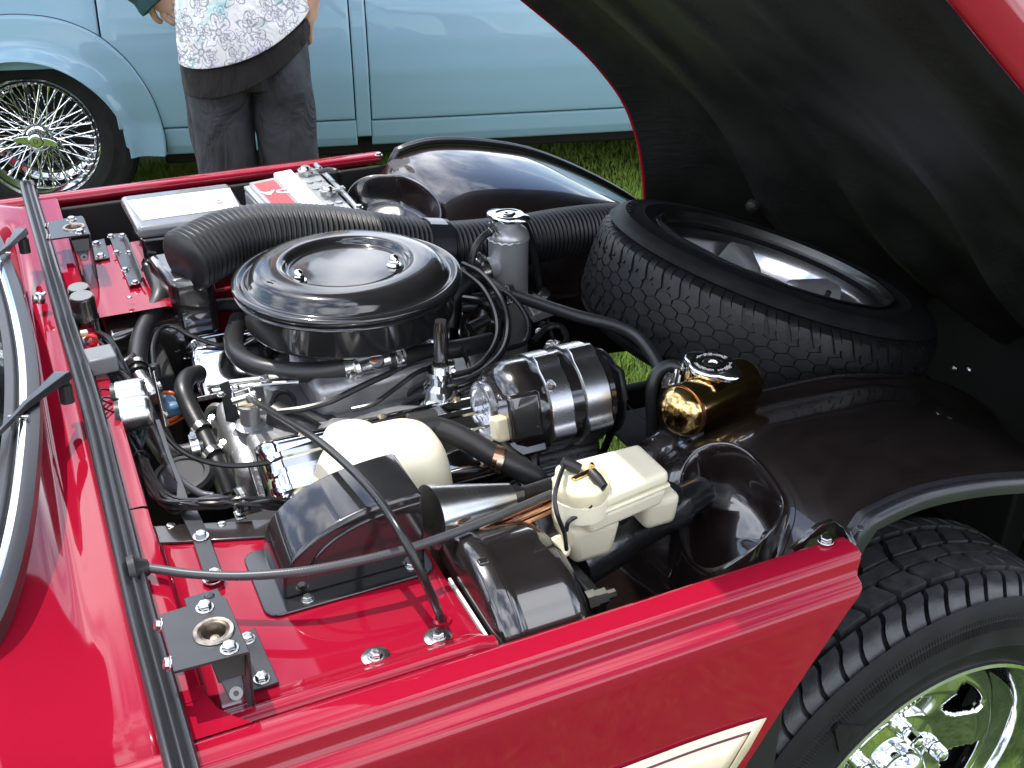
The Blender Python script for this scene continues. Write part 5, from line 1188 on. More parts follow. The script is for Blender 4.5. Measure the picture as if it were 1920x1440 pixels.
canister((0.0383, 1.4785, 0.8420), .0165, .10); canister((0.0374, 1.5107, 0.8420), .0150, .10)
bm = bmesh.new(); rb = Vector((0.0421, 1.3278, 0.8150)); add_box(bm, rb, (.034, .040, .022), Matrix.Rotation(R(4), 3, 'Z')); rl = fin('relay_box', bm, 'grey', CAR, bev=.002)
bm = bmesh.new(); add_box(bm, rb - Z * .016, (.028, .034, .02), Matrix.Rotation(R(4), 3, 'Z')); fin('relay_base', bm, 'gloss', rl, bev=.002)
for k, (px_, m_) in enumerate((((0.0303, 1.4461, 0.8000), 'plastic'), ((0.0321, 1.4238, 0.8000), 'resin'), ((0.0261, 1.4179, 0.8000), 'bluew'))):
    bm = bmesh.new(); add_box(bm, Vector(px_), (.012, .010, .012), Matrix.Rotation(.5 * k, 3, 'Z')); fin('wire_connector', bm, m_, CAR, bev=.002)
tube('wire', [(0.0288, 1.4210, 0.8020), (0.0363, 1.4061, 0.8150), (0.0434, 1.4025, 0.8120), (0.0403, 1.4061, 0.8000), (0.0313, 1.4199, 0.7900)], .0026, 'redw', CAR, 8)
tube('wire', [(0.0250, 1.4271, 0.8000), (0.0260, 1.3832, 0.8080), (0.0328, 1.3856, 0.8000)], .002, 'bluew', CAR, 8)
def coil(p, r, h):
    o = lathe('flasher_can', [(0, 0), (r, 0), (r * 1.02, .002), (r, .004), (r, h - .006), (r * .96, h - .002), (r * .86, h), (0, h)], p, (1, -.14, .05), 'alu', CAR, 32)
    lathe('can_back', [(0, -.006), (r * .92, -.006), (r * .92, 0), (0, 0)], p, (1, -.14, .05), 'rubber', o, 28); return o
coil((0.0499, 1.2574, 0.7950), .0195, .034); coil((0.0486, 1.2084, 0.7950), .0205, .034)
bm = bmesh.new(); bp = Vector((0.0386, 1.2434, 0.7900)); add_box(bm, bp, (.03, .07, .012), Matrix.Rotation(R(5), 3, 'Z')); cbk = fin('flasher_bracket', bm, 'blackmet', CAR, bev=.0015)
for dy in (0, .022): tube('wire', [bp + Vector((.01, -.03 + dy, .004)), bp + Vector((-.008, -.03 + dy, .018)), bp + Vector((-.006, -.012 + dy, .022)), bp + Vector((.012, -.006 + dy, .012))], .0012, 'cable', cbk, 6)
bm = bmesh.new(); add_hexa(bm, [(0.1021, 1.3740, 0.7600), (0.1059, 1.3756, 0.7600), (0.1068, 1.3289, 0.7000), (0.1018, 1.3236, 0.7000)], [Vector(q) + Vector((.003, 0, .003)) for q in ((0.1021, 1.3740, 0.7600), (0.1059, 1.3756, 0.7600), (0.1068, 1.3289, 0.7000), (0.1018, 1.3236, 0.7000))]); fin('valve_plate', bm, 'zinc', CAR, bev=.0005)
bolt((0.1073, 1.3640, 0.7450), CAR, .0045, (1, 0, .3)); bolt((0.1072, 1.3347, 0.7150), CAR, .0045, (1, 0, .3))
tube('wire', [(0.1141, 1.4270, 0.7000), (0.1295, 1.4182, 0.7000), (0.1382, 1.4126, 0.6800), (0.1264, 1.4040, 0.6700), (0.1122, 1.3976, 0.6700)], .0028, 'orange', CAR, 8)
tube('wire', [(0.1084, 1.4017, 0.6600), (0.1260, 1.4098, 0.6600), (0.1430, 1.4217, 0.6600)], .0024, 'orange', CAR, 8)
bm = bmesh.new(); add_box(bm, Vector((0.1276, 1.4242, 0.6800)), (.03, .045, .02)); fin('heater_valve', bm, 'bluew', CAR, bev=.006)
# wiring loom: many thin wires wandering together
random.seed(21)
LM = [(0.0497, 1.3673, 0.7750), (0.0526, 1.2486, 0.7650), (0.0562, 1.2045, 0.7580), (0.0591, 1.1649, 0.7500), (0.0623, 1.0838, 0.7650), (0.0762, 1.0118, 0.7850), (0.1067, 0.9931, 0.7900), (0.1391, 0.9824, 0.7900), (0.1691, 0.9721, 0.7850), (0.1975, 0.9761, 0.7700)]
for k in range(11):
    j_ = [Vector((random.uniform(-.006, .006), random.uniform(-.006, .006), random.uniform(-.006, .006))) for _ in LM]
    j_[7] *= .8; j_[5] *= 1.3
    tube('loom_wire', [Vector(p) + j for p, j in zip(LM, j_)], .0021 + .0006 * random.random(), 'cable', CAR, 6, 8)
LM2 = [(0.0342, 1.4815, 0.7900), (0.0560, 1.4128, 0.8000), (0.0649, 1.3455, 0.7900), (0.0676, 1.3058, 0.7700), (0.0678, 1.2459, 0.7550), (0.0568, 1.1918, 0.7500)]
for k in range(7):
    j_ = [Vector((random.uniform(-.007, .007), random.uniform(-.007, .007), random.uniform(-.007, .007))) for _ in LM2]
    tube('loom_wire', [Vector(p) + j for p, j in zip(LM2, j_)], .0022, 'cable', CAR, 6, 8)
lathe('loom_tie', [(.0105, -.002), (.0118, -.002), (.0118, .002), (.0105, .002)], (0.0569, 1.1727, 0.7520), (.3, -1, .1), 'rubber', CAR, 16)
tube('grey_conduit', [(0.0881, 1.3376, 0.7000), (0.0880, 1.1557, 0.7400), (0.0939, 1.0809, 0.7650), (0.1046, 1.0366, 0.7750), (0.1168, 1.0254, 0.7750)], .0042, 'greycable', CAR, 10)
# round capped box on the transmission tunnel, dark tunnel cover
lathe('tunnel_cap', [(0, 0), (.040, 0), (.040, .012), (.036, .016), (.030, .0165), (.028, .014), (0, .014)], (0.1083, 1.2466, 0.6600), (-.1, -.1, 1), 'rubber', CAR, 36)
bm = bmesh.new(); add_hexa(bm, [(.09, 1.00, .55), (.30, 1.00, .55), (.30, 1.15, .55), (.09, 1.15, .55)], [(.10, 1.01, .655), (.28, 1.03, .645), (.24, 1.14, .655), (.10, 1.14, .66)]); fin('tunnel_cover', bm, 'blackmet', CAR, bev=.01, bseg=3)

# ================================================================== tyres and wheels; local axis +Z points out of the visible face
def tyre_mesh(Ro, Wd, Rr, polys, depth=.0075, crown=None, name='tyre', tf=.86, mats=('tyre', 'tyreface')):
    """carcass of revolution plus raised tread blocks; polys are outlines in (arc length, across) on the crown"""
    bm = bmesh.new(); h = Wd / 2; ht = h * tf
    def crown_r(w):
        t = abs(w) / ht
        return Ro - .004 * t ** 2 - .022 * max(0, (t - .80) / .25) ** 2.0
    Rb = lambda w: crown_r(w) - depth
    f_ = lambda f: Rr + (Ro - Rr) * f
    prof = [(Rr - .012, h * .80), (Rr - .004, h * .84), (Rr + .004, h * .90), (Rr + .010, h * .96), (Rr + .018, h * 1.0), (f_(.34), h * 1.035), (f_(.37), h * 1.05), (f_(.39), h * 1.04), (f_(.55), h * 1.035), (f_(.66), h * 1.005), (f_(.68), h * 1.01), (f_(.705), h * .995), (f_(.77), ht + (h - ht) * .86), (f_(.84), ht + (h - ht) * .55), (f_(.90), ht + (h - ht) * .22)]
    crownp = [(Rb(w), w) for w in np.linspace(ht * 1.0, -ht * 1.0, 13)]
    full = prof + crownp + [(r, -w) for r, w in prof[::-1]]
    add_lathe(bm, full, (0, 0, 0), (0, 0, 1), 120)
    nf = len(bm.faces)
    for poly in polys:
        strip = isinstance(poly[0], list)
        pts_ = (poly[0] + poly[1][::-1]) if strip else poly
        n = len(pts_); cx = sum(p[0] for p in pts_) / n; cy = sum(p[1] for p in pts_) / n
        wmid = (min(p[1] for p in pts_) + max(p[1] for p in pts_)) / 2; m_ = n // 2
        lo, hi = [], []
        for i, (s, w) in enumerate(pts_):
            a = s / Ro; r0 = Rb(w) - .001
            lo.append(bm.verts.new((r0 * math.cos(a), r0 * math.sin(a), w)))
            if strip:
                o_ = pts_[n - 1 - i]; s2 = s + (o_[0] - s) * .035; w2 = w + (.0006 if w < wmid else -.0006)
            else: s2, w2 = cx + (s - cx) * .955, cy + (w - cy) * .97
            a2 = s2 / Ro; r1 = crown_r(w2); hi.append(bm.verts.new((r1 * math.cos(a2), r1 * math.sin(a2), w2)))
        for i in range(n):
            j = (i + 1) % n; bm.faces.new((lo[i], lo[j], hi[j], hi[i]))
        if strip:
            for i in range(m_ - 1): bm.faces.new((hi[i], hi[i + 1], hi[n - 2 - i], hi[n - 1 - i]))
        else: bm.faces.new(hi)
    bm.faces.ensure_lookup_table()
    for i, f in enumerate(bm.faces): f.material_index = 0 if i < nf else 1
    bmesh.ops.triangulate(bm, faces=[f for f in bm.faces if len(f.verts) > 4])
    bmesh.ops.recalc_face_normals(bm, faces=bm.faces)
    me = bpy.data.meshes.new(name); bm.to_mesh(me); bm.free()
    for p in me.polygons: p.use_smooth = True
    me.set_sharp_from_angle(angle=R(32))
    for k in mats: me.materials.append(M[k])
    return me

def road_blocks(Ro, Wd):
    """two S-shaped shoulder rows, two inner block rows and a centre rib"""
    C = 2 * math.pi * Ro; h = Wd / 2; out = []
    def row(n, w0, w1, gap, curve, alt=False, off=0.0, side=1):
        p = C / n
        for i in range(n):
            s0 = i * p + off; g = gap * (.55 if (alt and i % 2) else 1.0)
            m_ = 6; L, Rr_ = [], []
            for k in range(m_ + 1):
                t = k / m_; w = w0 + (w1 - w0) * t; c = curve * (math.sin((t - .5) * math.pi) * .5 + .5)
                L.append((s0 + g / 2 + c, w * side)); Rr_.append((s0 + p - g / 2 + c, w * side))
            out.append([L, Rr_])
    for side in (1, -1):
        row(64, h * .585, h * 1.0, .0066, .020, True, 0, side)
        row(44, h * .15, h * .48, .0062, -.010, False, .004, side)
    row(26, -h * .11, h * .11, .003, 0.0)
    return out

def hex_blocks(Ro, Wd):
    """zigzag hexagon tread of an older radial, with long pointed shoulder blocks"""
    C = 2 * math.pi * Ro; h = Wd / 2; out = []; n = 54; p = C / n; g = .0020
    for side in (1, -1):
        for i in range(n):
            s = i * p + (p / 2 if side < 0 else 0)
            # pointed shoulder block and the shorter one between
            def blk(s0, wd, wi, pt):
                m_ = 4; A, B = [], []
                for k in range(m_ + 1):
                    w = h * 1.0 - (h * 1.0 - wi) * k / m_; sk = .010 * (k / m_) ** 1.5
                    A.append((s0 + sk, w * side)); B.append((s0 + wd + sk, w * side))
                return [A + [(s0 + wd / 2 + .0090, (wi - pt) * side)], B + [(s0 + wd / 2 + .0110, (wi - pt) * side)]]
            out.append(blk(s + g / 2, p * .56 - g, h * .50, .008)); out.append(blk(s + p * .56 + g / 2, p * .44 - g, h * .64, .009))
    n2 = 60; p = C / n2; g = .0018
    rows = (-.345, -.115, .115, .345)
    for j, w in enumerate(rows):
        for i in range(n2):
            c = i * p + (p / 2 if j % 2 else 0); a = p * .5 - g * .5; q_ = h * .23 / 3 - g * .35
            out.append([(c + a, w * h + q_), (c, w * h + 2 * q_), (c - a, w * h + q_), (c - a, w * h - q_), (c, w * h - 2 * q_), (c + a, w * h - q_)])
    return out

# --- front wheel of the red car
RT = .317; WT = .195
wm = Matrix.Translation((.885, .755, RT)) @ Matrix.Rotation(R(90), 4, 'X') @ Matrix.Rotation(R(12), 4, 'Z')
tm = tyre_mesh(RT, WT, .200, road_blocks(RT, WT * .88), depth=.010, tf=.88)
rimp = [(.150, -.085), (.170, -.080), (.178, -.03), (.176, .03), (.180, .060), (.186, .078), (.196, .087), (.203, .096), (.2095, .1010), (.2135, .0995), (.2140, .090), (.206, .082), (.198, .078)]
def wheel_disc(n_win, r_in, r_out, w_in, w_out, zf, name, parent, world, m='chrome', dish=.0):
    """pressed face with windows: polar sheet, windows left open, thickness given"""
    bm = bmesh.new(); nr = 40; na_ = n_win * 48; V = []
    for i in range(nr + 1):
        r = r_in + (r_out - r_in) * i / nr; V.append([bm.verts.new((r * math.cos(2 * math.pi * k / na_), r * math.sin(2 * math.pi * k / na_), zf(r))) for k in range(na_)])
    for i in range(nr):
        rm = r_in + (r_out - r_in) * (i + .5) / nr
        for k in range(na_):
            ph = ((k + .5) % 48 - 24) / 24
            if w_in < rm < w_out:
                tt = (rm - (w_in + w_out) / 2) / ((w_out - w_in) / 2)
                if abs(tt) ** 4 + abs(ph / (.50 + .10 * tt)) ** 4 < 1: continue
            bm.faces.new((V[i][k], V[i][(k + 1) % na_], V[i + 1][(k + 1) % na_], V[i + 1][k]))
    return fin(name, bm, m, parent, world, angle=60, solid=.012)
WH = bpy.data.objects.new('front_wheel', tm); link(WH, CAR, wm); WH['label'] = 'near front wheel with chrome rim and blocky tread'
bm = bmesh.new(); add_lathe(bm, rimp, (0, 0, 0), (0, 0, 1), 96); fin('rim', bm, 'chrome', WH, wm, angle=50)
def zf1(r): return float(np.interp(r, [.03, .055, .075, .10, .13, .155, .178], [.038, .036, .030, .040, .052, .050, .030]))
wheel_disc(6, .03, .178, .098, .150, zf1, 'wheel_face', WH, wm)
bm = bmesh.new(); add_lathe(bm, [(0, .02), (.15, .02)], (0, 0, -.05), (0, 0, 1), 48); fin('brake_backplate', bm, 'dark', WH, wm)
bm = bmesh.new(); add_lathe(bm, [(.040, .034), (.038, .052), (.035, .060), (.028, .068), (.014, .073), (0, .074)], (0, 0, 0), (0, 0, 1), 40); fin('centre_cap', bm, 'chrome', WH, wm, angle=60)
bm = bmesh.new(); add_lathe(bm, [(0, .0742), (.012, .0742), (.012, .0748), (0, .0750)], (0, 0, 0), (0, 0, 1), 24); fin('cap_badge', bm, 'gloss', WH, wm)
lug = bmesh.new(); add_lathe(lug, [(.0, -.01), (.0115, -.01), (.0125, .006), (.0105, .010)], (0, 0, 0), (0, 0, 1), 18); add_lathe(lug, [(.0098, .008), (.0098, .024), (.0085, .028), (.004, .031), (0, .0315)], (0, 0, 0), (0, 0, 1), 6)
lo = fin('wheel_nut', lug, 'chrome', WH, wm @ Matrix.Translation((.062, 0, .036)), angle=35)
for k in range(1, 5):
    a = 2 * math.pi * k / 5; share(lo, 'wheel_nut', WH, wm @ Matrix.Translation((.062 * math.cos(a), .062 * math.sin(a), .036)))
wmt = Matrix.Translation((.885, .755, RT)) @ Matrix.Rotation(R(90), 4, 'X')
for ch, ang, sz in (('A', 131, .05), ('D', 148, .045), ('N', 124, .0), ('V', 100, .0)):
    if not sz: continue
    a = R(ang); rr = .2575
    text_mesh('sidewall_letter', ch, sz, 'tyre', WH, wmt @ Matrix.Translation((rr * math.cos(a), rr * math.sin(a), WT / 2 * 1.035 + .0015)) @ Matrix.Rotation(a - math.pi / 2, 4, 'Z'), ext=.002, bold=.003)
# fine radial ribs round the sidewall
bm = bmesh.new()
for k in range(420):
    a = 2 * math.pi * k / 420
    p0 = Vector((.268 * math.cos(a), .268 * math.sin(a), WT / 2 * 1.030)); p1 = Vector((.287 * math.cos(a), .287 * math.sin(a), WT / 2 * .985))
    t_ = Vector((-math.sin(a), math.cos(a), 0)) * .0007
    v = [bm.verts.new(p) for p in (p0 - t_, p0 + t_, p1 + t_, p1 - t_)]; w = [bm.verts.new(p + Vector((0, 0, .0010))) for p in (p0, p1)]
    bm.faces.new((v[0], w[0], w[1], v[3])); bm.faces.new((v[1], v[2], w[1], w[0]))
sr = fin('sidewall_ribs', bm, 'tyre', WH, wm); sr['kind'] = 'stuff'
# the far front wheel stands on the lawn too
WF = bpy.data.objects.new('front_wheel', tm); link(WF, CAR, Matrix.Translation((.775, 2 * YC - .755, RT)) @ Matrix.Rotation(R(-90), 4, 'X'))

# --- spare wheel lying in the nose: a thing of its own
SPR, SPW = .300, .185
sn = Vector((math.sin(R(18.5)), -.02, math.cos(R(18.5)))).normalized()
sc0 = Vector((1.1301, 1.3813, 0.7497))
sm = Matrix.Translation(sc0 - sn * (SPW * .50)) @ frame(sn, (0, 1, 0)).to_4x4()
SPARE = bpy.data.objects.new('spare_wheel', None); link(SPARE, None, sm)
SPARE['label'] = 'spare wheel with hexagon-tread tyre lying face up in the engine bay'; SPARE['category'] = 'spare wheel'
st = bpy.data.objects.new('tyre', tyre_mesh(SPR, SPW, .197, hex_blocks(SPR, SPW * .76), depth=.0036, tf=.76, mats=('spare', 'spare'))); link(st, SPARE, sm)
bm = bmesh.new(); add_lathe(bm, [(.14, -.07), (.165, -.07), (.168, .0), (.168, .020), (.176, .056), (.181, .070), (.193, .076), (.199, .084), (.2045, .0955), (.2075, .0945), (.207, .082), (.199, .078)], (0, 0, 0), (0, 0, 1), 96); fin('rim', bm, 'polish', SPARE, sm, angle=50)
bm = bmesh.new(); add_lathe(bm, [(.1990, .0845), (.2030, .0930), (.2050, .0960), (.2080, .0950), (.2078, .0900)], (0, 0, 0), (0, 0, 1), 96); fin('rim_lip', bm, 'chrome', SPARE, sm, angle=60)
def zf2(r): return float(np.interp(r, [.02, .05, .08, .11, .14, .168], [.052, .050, .040, .034, .030, .024]))
wheel_disc(5, .02, .168, .085, .140, zf2, 'wheel_face', SPARE, sm, 'alloy')
for k in range(5):      # raised ribs between the windows
    a = 2 * math.pi * (k + .0) / 5; bm = bmesh.new()
    c_, s_ = math.cos(a), math.sin(a)
    def q(r, t, z): return (r * c_ - t * s_, r * s_ + t * c_, z)
    add_hexa(bm, [q(.05, -.022, .034), q(.166, -.036, .020), q(.166, .036, .020), q(.05, .022, .034)], [q(.06, -.010, .058), q(.156, -.022, .070), q(.156, .022, .070), q(.06, .010, .058)])
    fin('spoke', bm, 'alloy', SPARE, sm, bev=.007, bseg=3)
bm = bmesh.new(); add_lathe(bm, [(0, -.0), (.0042, .0), (.0042, .022), (.0035, .024), (.0048, .025), (.0048, .040), (.003, .042), (0, .042)], (0, 0, 0), (0, 0, 1), 14)
vp = sm.inverted() @ Vector((1.2016, 1.3077, 0.7282)); vp.z = .040
fin('valve', bm, 'rubber', SPARE, sm @ Matrix.Translation((vp.x, vp.y, .030)))
for k, ch in enumerate('SERIES'):
    va = sm.inverted() @ Vector((0.9463, 1.5509, 0.8000)); a = math.atan2(va.y, va.x) - (k - 3) * .10
    text_mesh('sidewall_letter', ch, .020, 'tyre', SPARE, sm @ Matrix.Translation((.258 * math.cos(a), .258 * math.sin(a), SPW / 2 * 1.035)) @ Matrix.Rotation(a - math.pi / 2, 4, 'Z'), ext=.0012)
# cradle that carries the spare
bm = bmesh.new(); add_hexa(bm, [(1.02, 1.16, .34), (1.34, 1.16, .34), (1.34, 1.56, .34), (1.02, 1.56, .34)], [(1.04, 1.18, .56), (1.34, 1.18, .46), (1.34, 1.54, .46), (1.04, 1.54, .56)]); fin('spare_cradle', bm, 'dark', CAR, bev=.01)

# ================================================================== blue saloon behind; local x along the car, local -y towards the viewer
BA = math.atan2(-.2525, .9676)
BLUE = root('blue_saloon_car', 'vintage metallic blue car with wire wheel parked behind the red one', 'car', (.052, 4.128, 0), BA)
BW = W[BLUE]
def side_v(z, u=0):
    return float(np.interp(z, [.20, .26, .30, .36, .45, .55, .65, .75, .85, .95], [.12, .075, .055, .040, .018, .0, .0, .012, .035, .07])) + .010 * ((u - 1.2) / 1.2) ** 2
def bl(name, bm, m, parent=BLUE, **k): return fin(name, bm, m, parent, BW, **k)
def panel(name, us, zs, label=None, clip=None, mat_='blue'):
    """outer panel with turned-in edges, following the body side"""
    U = [us[0]] + [us[0] + .002] + list(np.linspace(us[0] + .008, us[1] - .008, 18)) + [us[1] - .002, us[1]]
    ZZ = [zs[0], zs[0] + .002] + list(np.linspace(zs[0] + .008, zs[1] - .008, 22)) + [zs[1] - .002, zs[1]]
    rows = []
    for i, z in enumerate(ZZ):
        row = []
        for j, u in enumerate(U):
            e = 0.0
            if i in (0, len(ZZ) - 1) or j in (0, len(U) - 1): e = .012
            elif i in (1, len(ZZ) - 2) or j in (1, len(U) - 2): e = .0012
            row.append((u, side_v(z, u) + e, z))
        rows.append(row)
    bm = bmesh.new(); add_grid(bm, rows); return bl(name, bm, mat_, angle=70, label=label)
panel('front_door', (.288, 1.130), (.3705, .96)); panel('rear_door', (1.1905, 2.36), (.3665, .80))
panel('door_pillar', (1.1330, 1.1880), (.30, .96)); panel('cowl_side', (-.60, .2835), (.60, .96)); panel('rear_quarter', (2.3645, 3.4), (.30, .66))
panel('sill', (.30, 1.1340), (.262, .3675)); panel('sill', (1.1880, 2.3600), (.262, .3635))
# dark body shell just inside the panels, and the whole upper body so that it stands as a car
SEC = [(-.02, .24), (.0, .40), (.0, .90), (.05, .97), (.13, 1.0)]
bm = bmesh.new(); rows = []
for u in np.linspace(-1.15, 3.5, 60):
    f = float(np.interp(u, [-1.15, -1.0, -.7, 0, 2.4, 3.2, 3.5], [.55, .8, .97, 1, 1, .85, .55])); top = float(np.interp(u, [-1.15, -.9, 0, .3, 1.8, 2.3, 3.2, 3.5], [.62, .84, .93, .96, .95, .80, .66, .5]))
    dp = .26 if -.42 < u < .40 else 0.0
    pr = [(.14 + dp, .26), (.09 + dp, .40), (.06 + dp, .60), (.06 + dp * .5, .72), (.09, top - .02), (.35, top + .01), (.85, top + .02)]
    half = [((.85 - v) * f, z if k < 4 else z) for k, (v, z) in enumerate(pr)]
    rows.append([(u, .85 - a, min(z, top + .04)) for a, z in half] + [(u, .85 + a, min(z, top + .04)) for a, z in half[::-1]])
add_grid(bm, rows); bl('body_shell', bm, 'dark', angle=60)
bm = bmesh.new(); rows = []
for u in np.linspace(-1.18, 3.52, 32):
    top = float(np.interp(u, [-1.18, -.9, 0, .3, 1.8, 2.3, 3.2, 3.52], [.60, .84, .93, .96, .95, .80, .66, .48])); f = float(np.interp(u, [-1.18, -1.0, -.7, 0, 2.4, 3.2, 3.52], [.55, .8, .97, 1, 1, .85, .55]))
    rows.append([(u, .85 + a * f, top + b) for a, b in ((-.82, .0), (-.74, .03), (-.5, .05), (-.25, .065), (0, .07), (.25, .065), (.5, .05), (.74, .03), (.82, 0), (.85, -.2), (.80, -.6))])
add_grid(bm, rows); bl('upper_panels', bm, 'blue', angle=60)
bm = bmesh.new(); secs = []
for z, a, b, c in ((.95, .30, 2.05, .64), (1.10, .50, 1.95, .60), (1.24, .72, 1.75, .54), (1.31, .9, 1.6, .46), (1.34, 1.05, 1.45, .34)):
    secs.append([(x, .85 + y, z) for x, y in ((a, -c * .9), (a + .12, -c), (b - .15, -c), (b, -c * .85), (b, c * .85), (b - .15, c), (a + .12, c), (a, c * .9))])
add_loft(bm, secs); bl('cabin_roof', bm, 'blue', angle=50, sub=1)
for (u0, u1) in ((.62, 1.14), (1.20, 1.72)):
    bm = bmesh.new(); add_hexa(bm, [(u0, .215, 1.0), (u1, .215, 1.0), (u1, .235, 1.0), (u0, .235, 1.0)], [(u0 + .12, .285, 1.2), (u1 - .04, .285, 1.2), (u1 - .04, .31, 1.2), (u0 + .12, .31, 1.2)]); bl('side_window', bm, 'glass', bev=.004)
# front wing: polar sheet from the wheel opening out to the seam
lipt = [(-20, .335), (-8, .325), (0, .322), (20, .322), (45, .322), (70, .322), (90, .322), (120, .322), (160, .322), (200, .335)]
seamt = [(-20, .45), (-6, .441), (0, .444), (10, .448), (25, .462), (40, .475), (55, .482), (70, .476), (82, .468), (95, .466), (120, .52), (160, .62), (200, .70)]
rows = []
angs = np.linspace(-5.5, 190, 90)
for k, t in enumerate([0, .0, .02, .05, .10, .18, .28, .4, .52, .64, .76, .86, .93, .975, 1.0, 1.0]):
    row = []
    for a in angs:
        rl, rs_ = lerp_tab(lipt, a), lerp_tab(seamt, a); r = rl + (rs_ - rl) * t
        u, z = r * math.cos(R(a)), .315 + r * math.sin(R(a)); z = max(z, .268)
        base = min(side_v(z, u), .035)
        v = base - .012 - .040 * math.exp(-(t / .22) ** 2)           # rolled lip stands proud
        if k == 0: v = base + .05
        if k == 15: v = base + .010
        if k == 14: v = base - .004
        row.append((u, v, z))
    rows.append(row)
bm = bmesh.new(); add_grid(bm, rows); bl('front_wing', bm, 'blue', angle=70, sub=1)
bm = bmesh.new(); add_sweep(bm, [Vector((u, v - .0005, z)) for u, v, z in [(lerp_tab(seamt, a) * math.cos(R(a)), 0, .315 + lerp_tab(seamt, a) * math.sin(R(a))) for a in np.linspace(-5, 128, 80)] for v in [side_v(z, u) + .0005]], .0022, 6); bl('wing_piping', bm, 'seal')
bm = bmesh.new(); add_box(bm, (1.35, .92, .235), (1.9, 1.30, .13)); bl('underbody', bm, 'dark', bev=.01)

# wire wheel: local z of the wheel points to the viewer
bwm = BW @ Matrix.Translation((0, .145, .345)) @ Matrix.Rotation(R(90), 4, 'X')
bw = bpy.data.objects.new('wire_wheel', tyre_mesh(.345, .17, .212, [], 0.0)); link(bw, BLUE, bwm); bw['label'] = 'chromed wire wheel with two-eared spinner'
bm = bmesh.new(); add_lathe(bm, [(.17, -.07), (.185, -.065), (.182, -.02), (.182, .035), (.190, .05), (.202, .060), (.208, .074), (.2135, .082), (.217, .080), (.216, .072), (.206, .066)], (0, 0, 0), (0, 0, 1), 96); fin('rim', bm, 'chrome', bw, bwm, angle=50)
bm = bmesh.new(); add_lathe(bm, [(.055, -.05), (.056, .0), (.052, .02), (.050, .055), (.044, .062), (.036, .066), (.034, .080), (0, .082)], (0, 0, 0), (0, 0, 1), 48); fin('hub', bm, 'chrome', bw, bwm, angle=40)
bm = bmesh.new(); add_lathe(bm, [(0, 0), (.16, 0)], (0, 0, -.075), (0, 0, 1), 40); fin('brake_drum', bm, 'dark', bw, bwm)
def spoke_mesh(p0, p1, r):
    bm = bmesh.new(); add_sweep(bm, [Vector(p0), Vector(p0).lerp(Vector(p1), .04), Vector(p1)], r, 7)
    add_lathe(bm, [(0, -.004), (.0042, -.004), (.0042, .008), (.003, .012), (0, .012)], Vector(p1), Vector(p0) - Vector(p1), 8); return bm
base = []
for z0, z1, rh, da in ((.048, .045, .050, 20), (.048, .045, .050, -20), (-.03, .030, .055, 26), (-.03, .030, .055, -26)):
    b = R(da); base.append(fin('spoke', spoke_mesh((rh, 0, z0), (.184 * math.cos(b), .184 * math.sin(b), z1), .0025), 'chrome', bw, bwm))
for k in range(1, 22):
    a = 2 * math.pi * k / 22
    for i, o in enumerate(base): share(o, 'spoke', bw, bwm @ Matrix.Rotation(a + (.08 if i > 1 else 0), 4, 'Z'))
bm = bmesh.new()     # spinner: boss with two swept ears
add_lathe(bm, [(0, .104), (.020, .104), (.026, .100), (.030, .094), (.034, .080)], (0, 0, 0), (0, 0, 1), 36)
for s in (1, -1):
    add_loft(bm, [[(s * x, s * (.0 + y0), z) for y0, z in ((-w, .082), (w, .082), (w * .8, h_), (-w * .8, h_))] for x, w, h_, in ((.018, .020, .098), (.040, .017, .100), (.058, .014, .105), (.070, .008, .110), (.074, .003, .111))])
spn = fin('spinner', bm, 'chrome', bw, bwm @ Matrix.Rotation(R(-8), 4, 'Z'), angle=45, bev=.002)
text_mesh('spinner_letter', 'D', .026, 'gloss', bw, bwm @ Matrix.Translation((0, 0, .1042)), ext=.0008)
wr = bpy.data.objects.new('wire_wheel', bw.data); link(wr, BLUE, BW @ Matrix.Translation((2.75, .145, .345)) @ Matrix.Rotation(R(90), 4, 'X'))
for uu in (0, 2.75):
    o = bpy.data.objects.new('wire_wheel', bw.data); link(o, BLUE, BW @ Matrix.Translation((uu, 1.55, .345)) @ Matrix.Rotation(R(-90), 4, 'X'))
bm = bmesh.new(); add_lathe(bm, [(0, 0), (.012, 0), (.011, .006), (0, .007)], (0, 0, 0), (0, 0, 1), 16); fin('valve_cap', bm, 'rubber', bw, bwm @ Matrix.Translation((-.005, .168, .05)))

# ================================================================== people by the blue car
def skin_body(name, verts, edges, parent, world, m):
    me = bpy.data.meshes.new(name); me.from_pydata([v[0] for v in verts], edges, []); me.update()
    o = bpy.data.objects.new(name, me); link(o, parent, world)
    bpy.context.view_layer.objects.active = o
    s = o.modifiers.new('skin', 'SKIN'); s.use_smooth_shade = True; s.branch_smoothing = .6
    sv = me.skin_vertices[0].data
    for i, (_, r) in enumerate(verts): sv[i].radius = r if isinstance(r, tuple) else (r, r)
    sv[0].use_root = True
    u = o.modifiers.new('smooth', 'SUBSURF'); u.levels = 2; u.render_levels = 2
    me.materials.append(M[m]); return o

def wobble(a, z, k, amp):
    return amp * (math.sin(3 * a + 9 * z + k) * .5 + math.sin(7 * a - 14 * z + 2 * k) * .3 + math.sin(2 * a + 31 * z + k * 1.7) * .35)

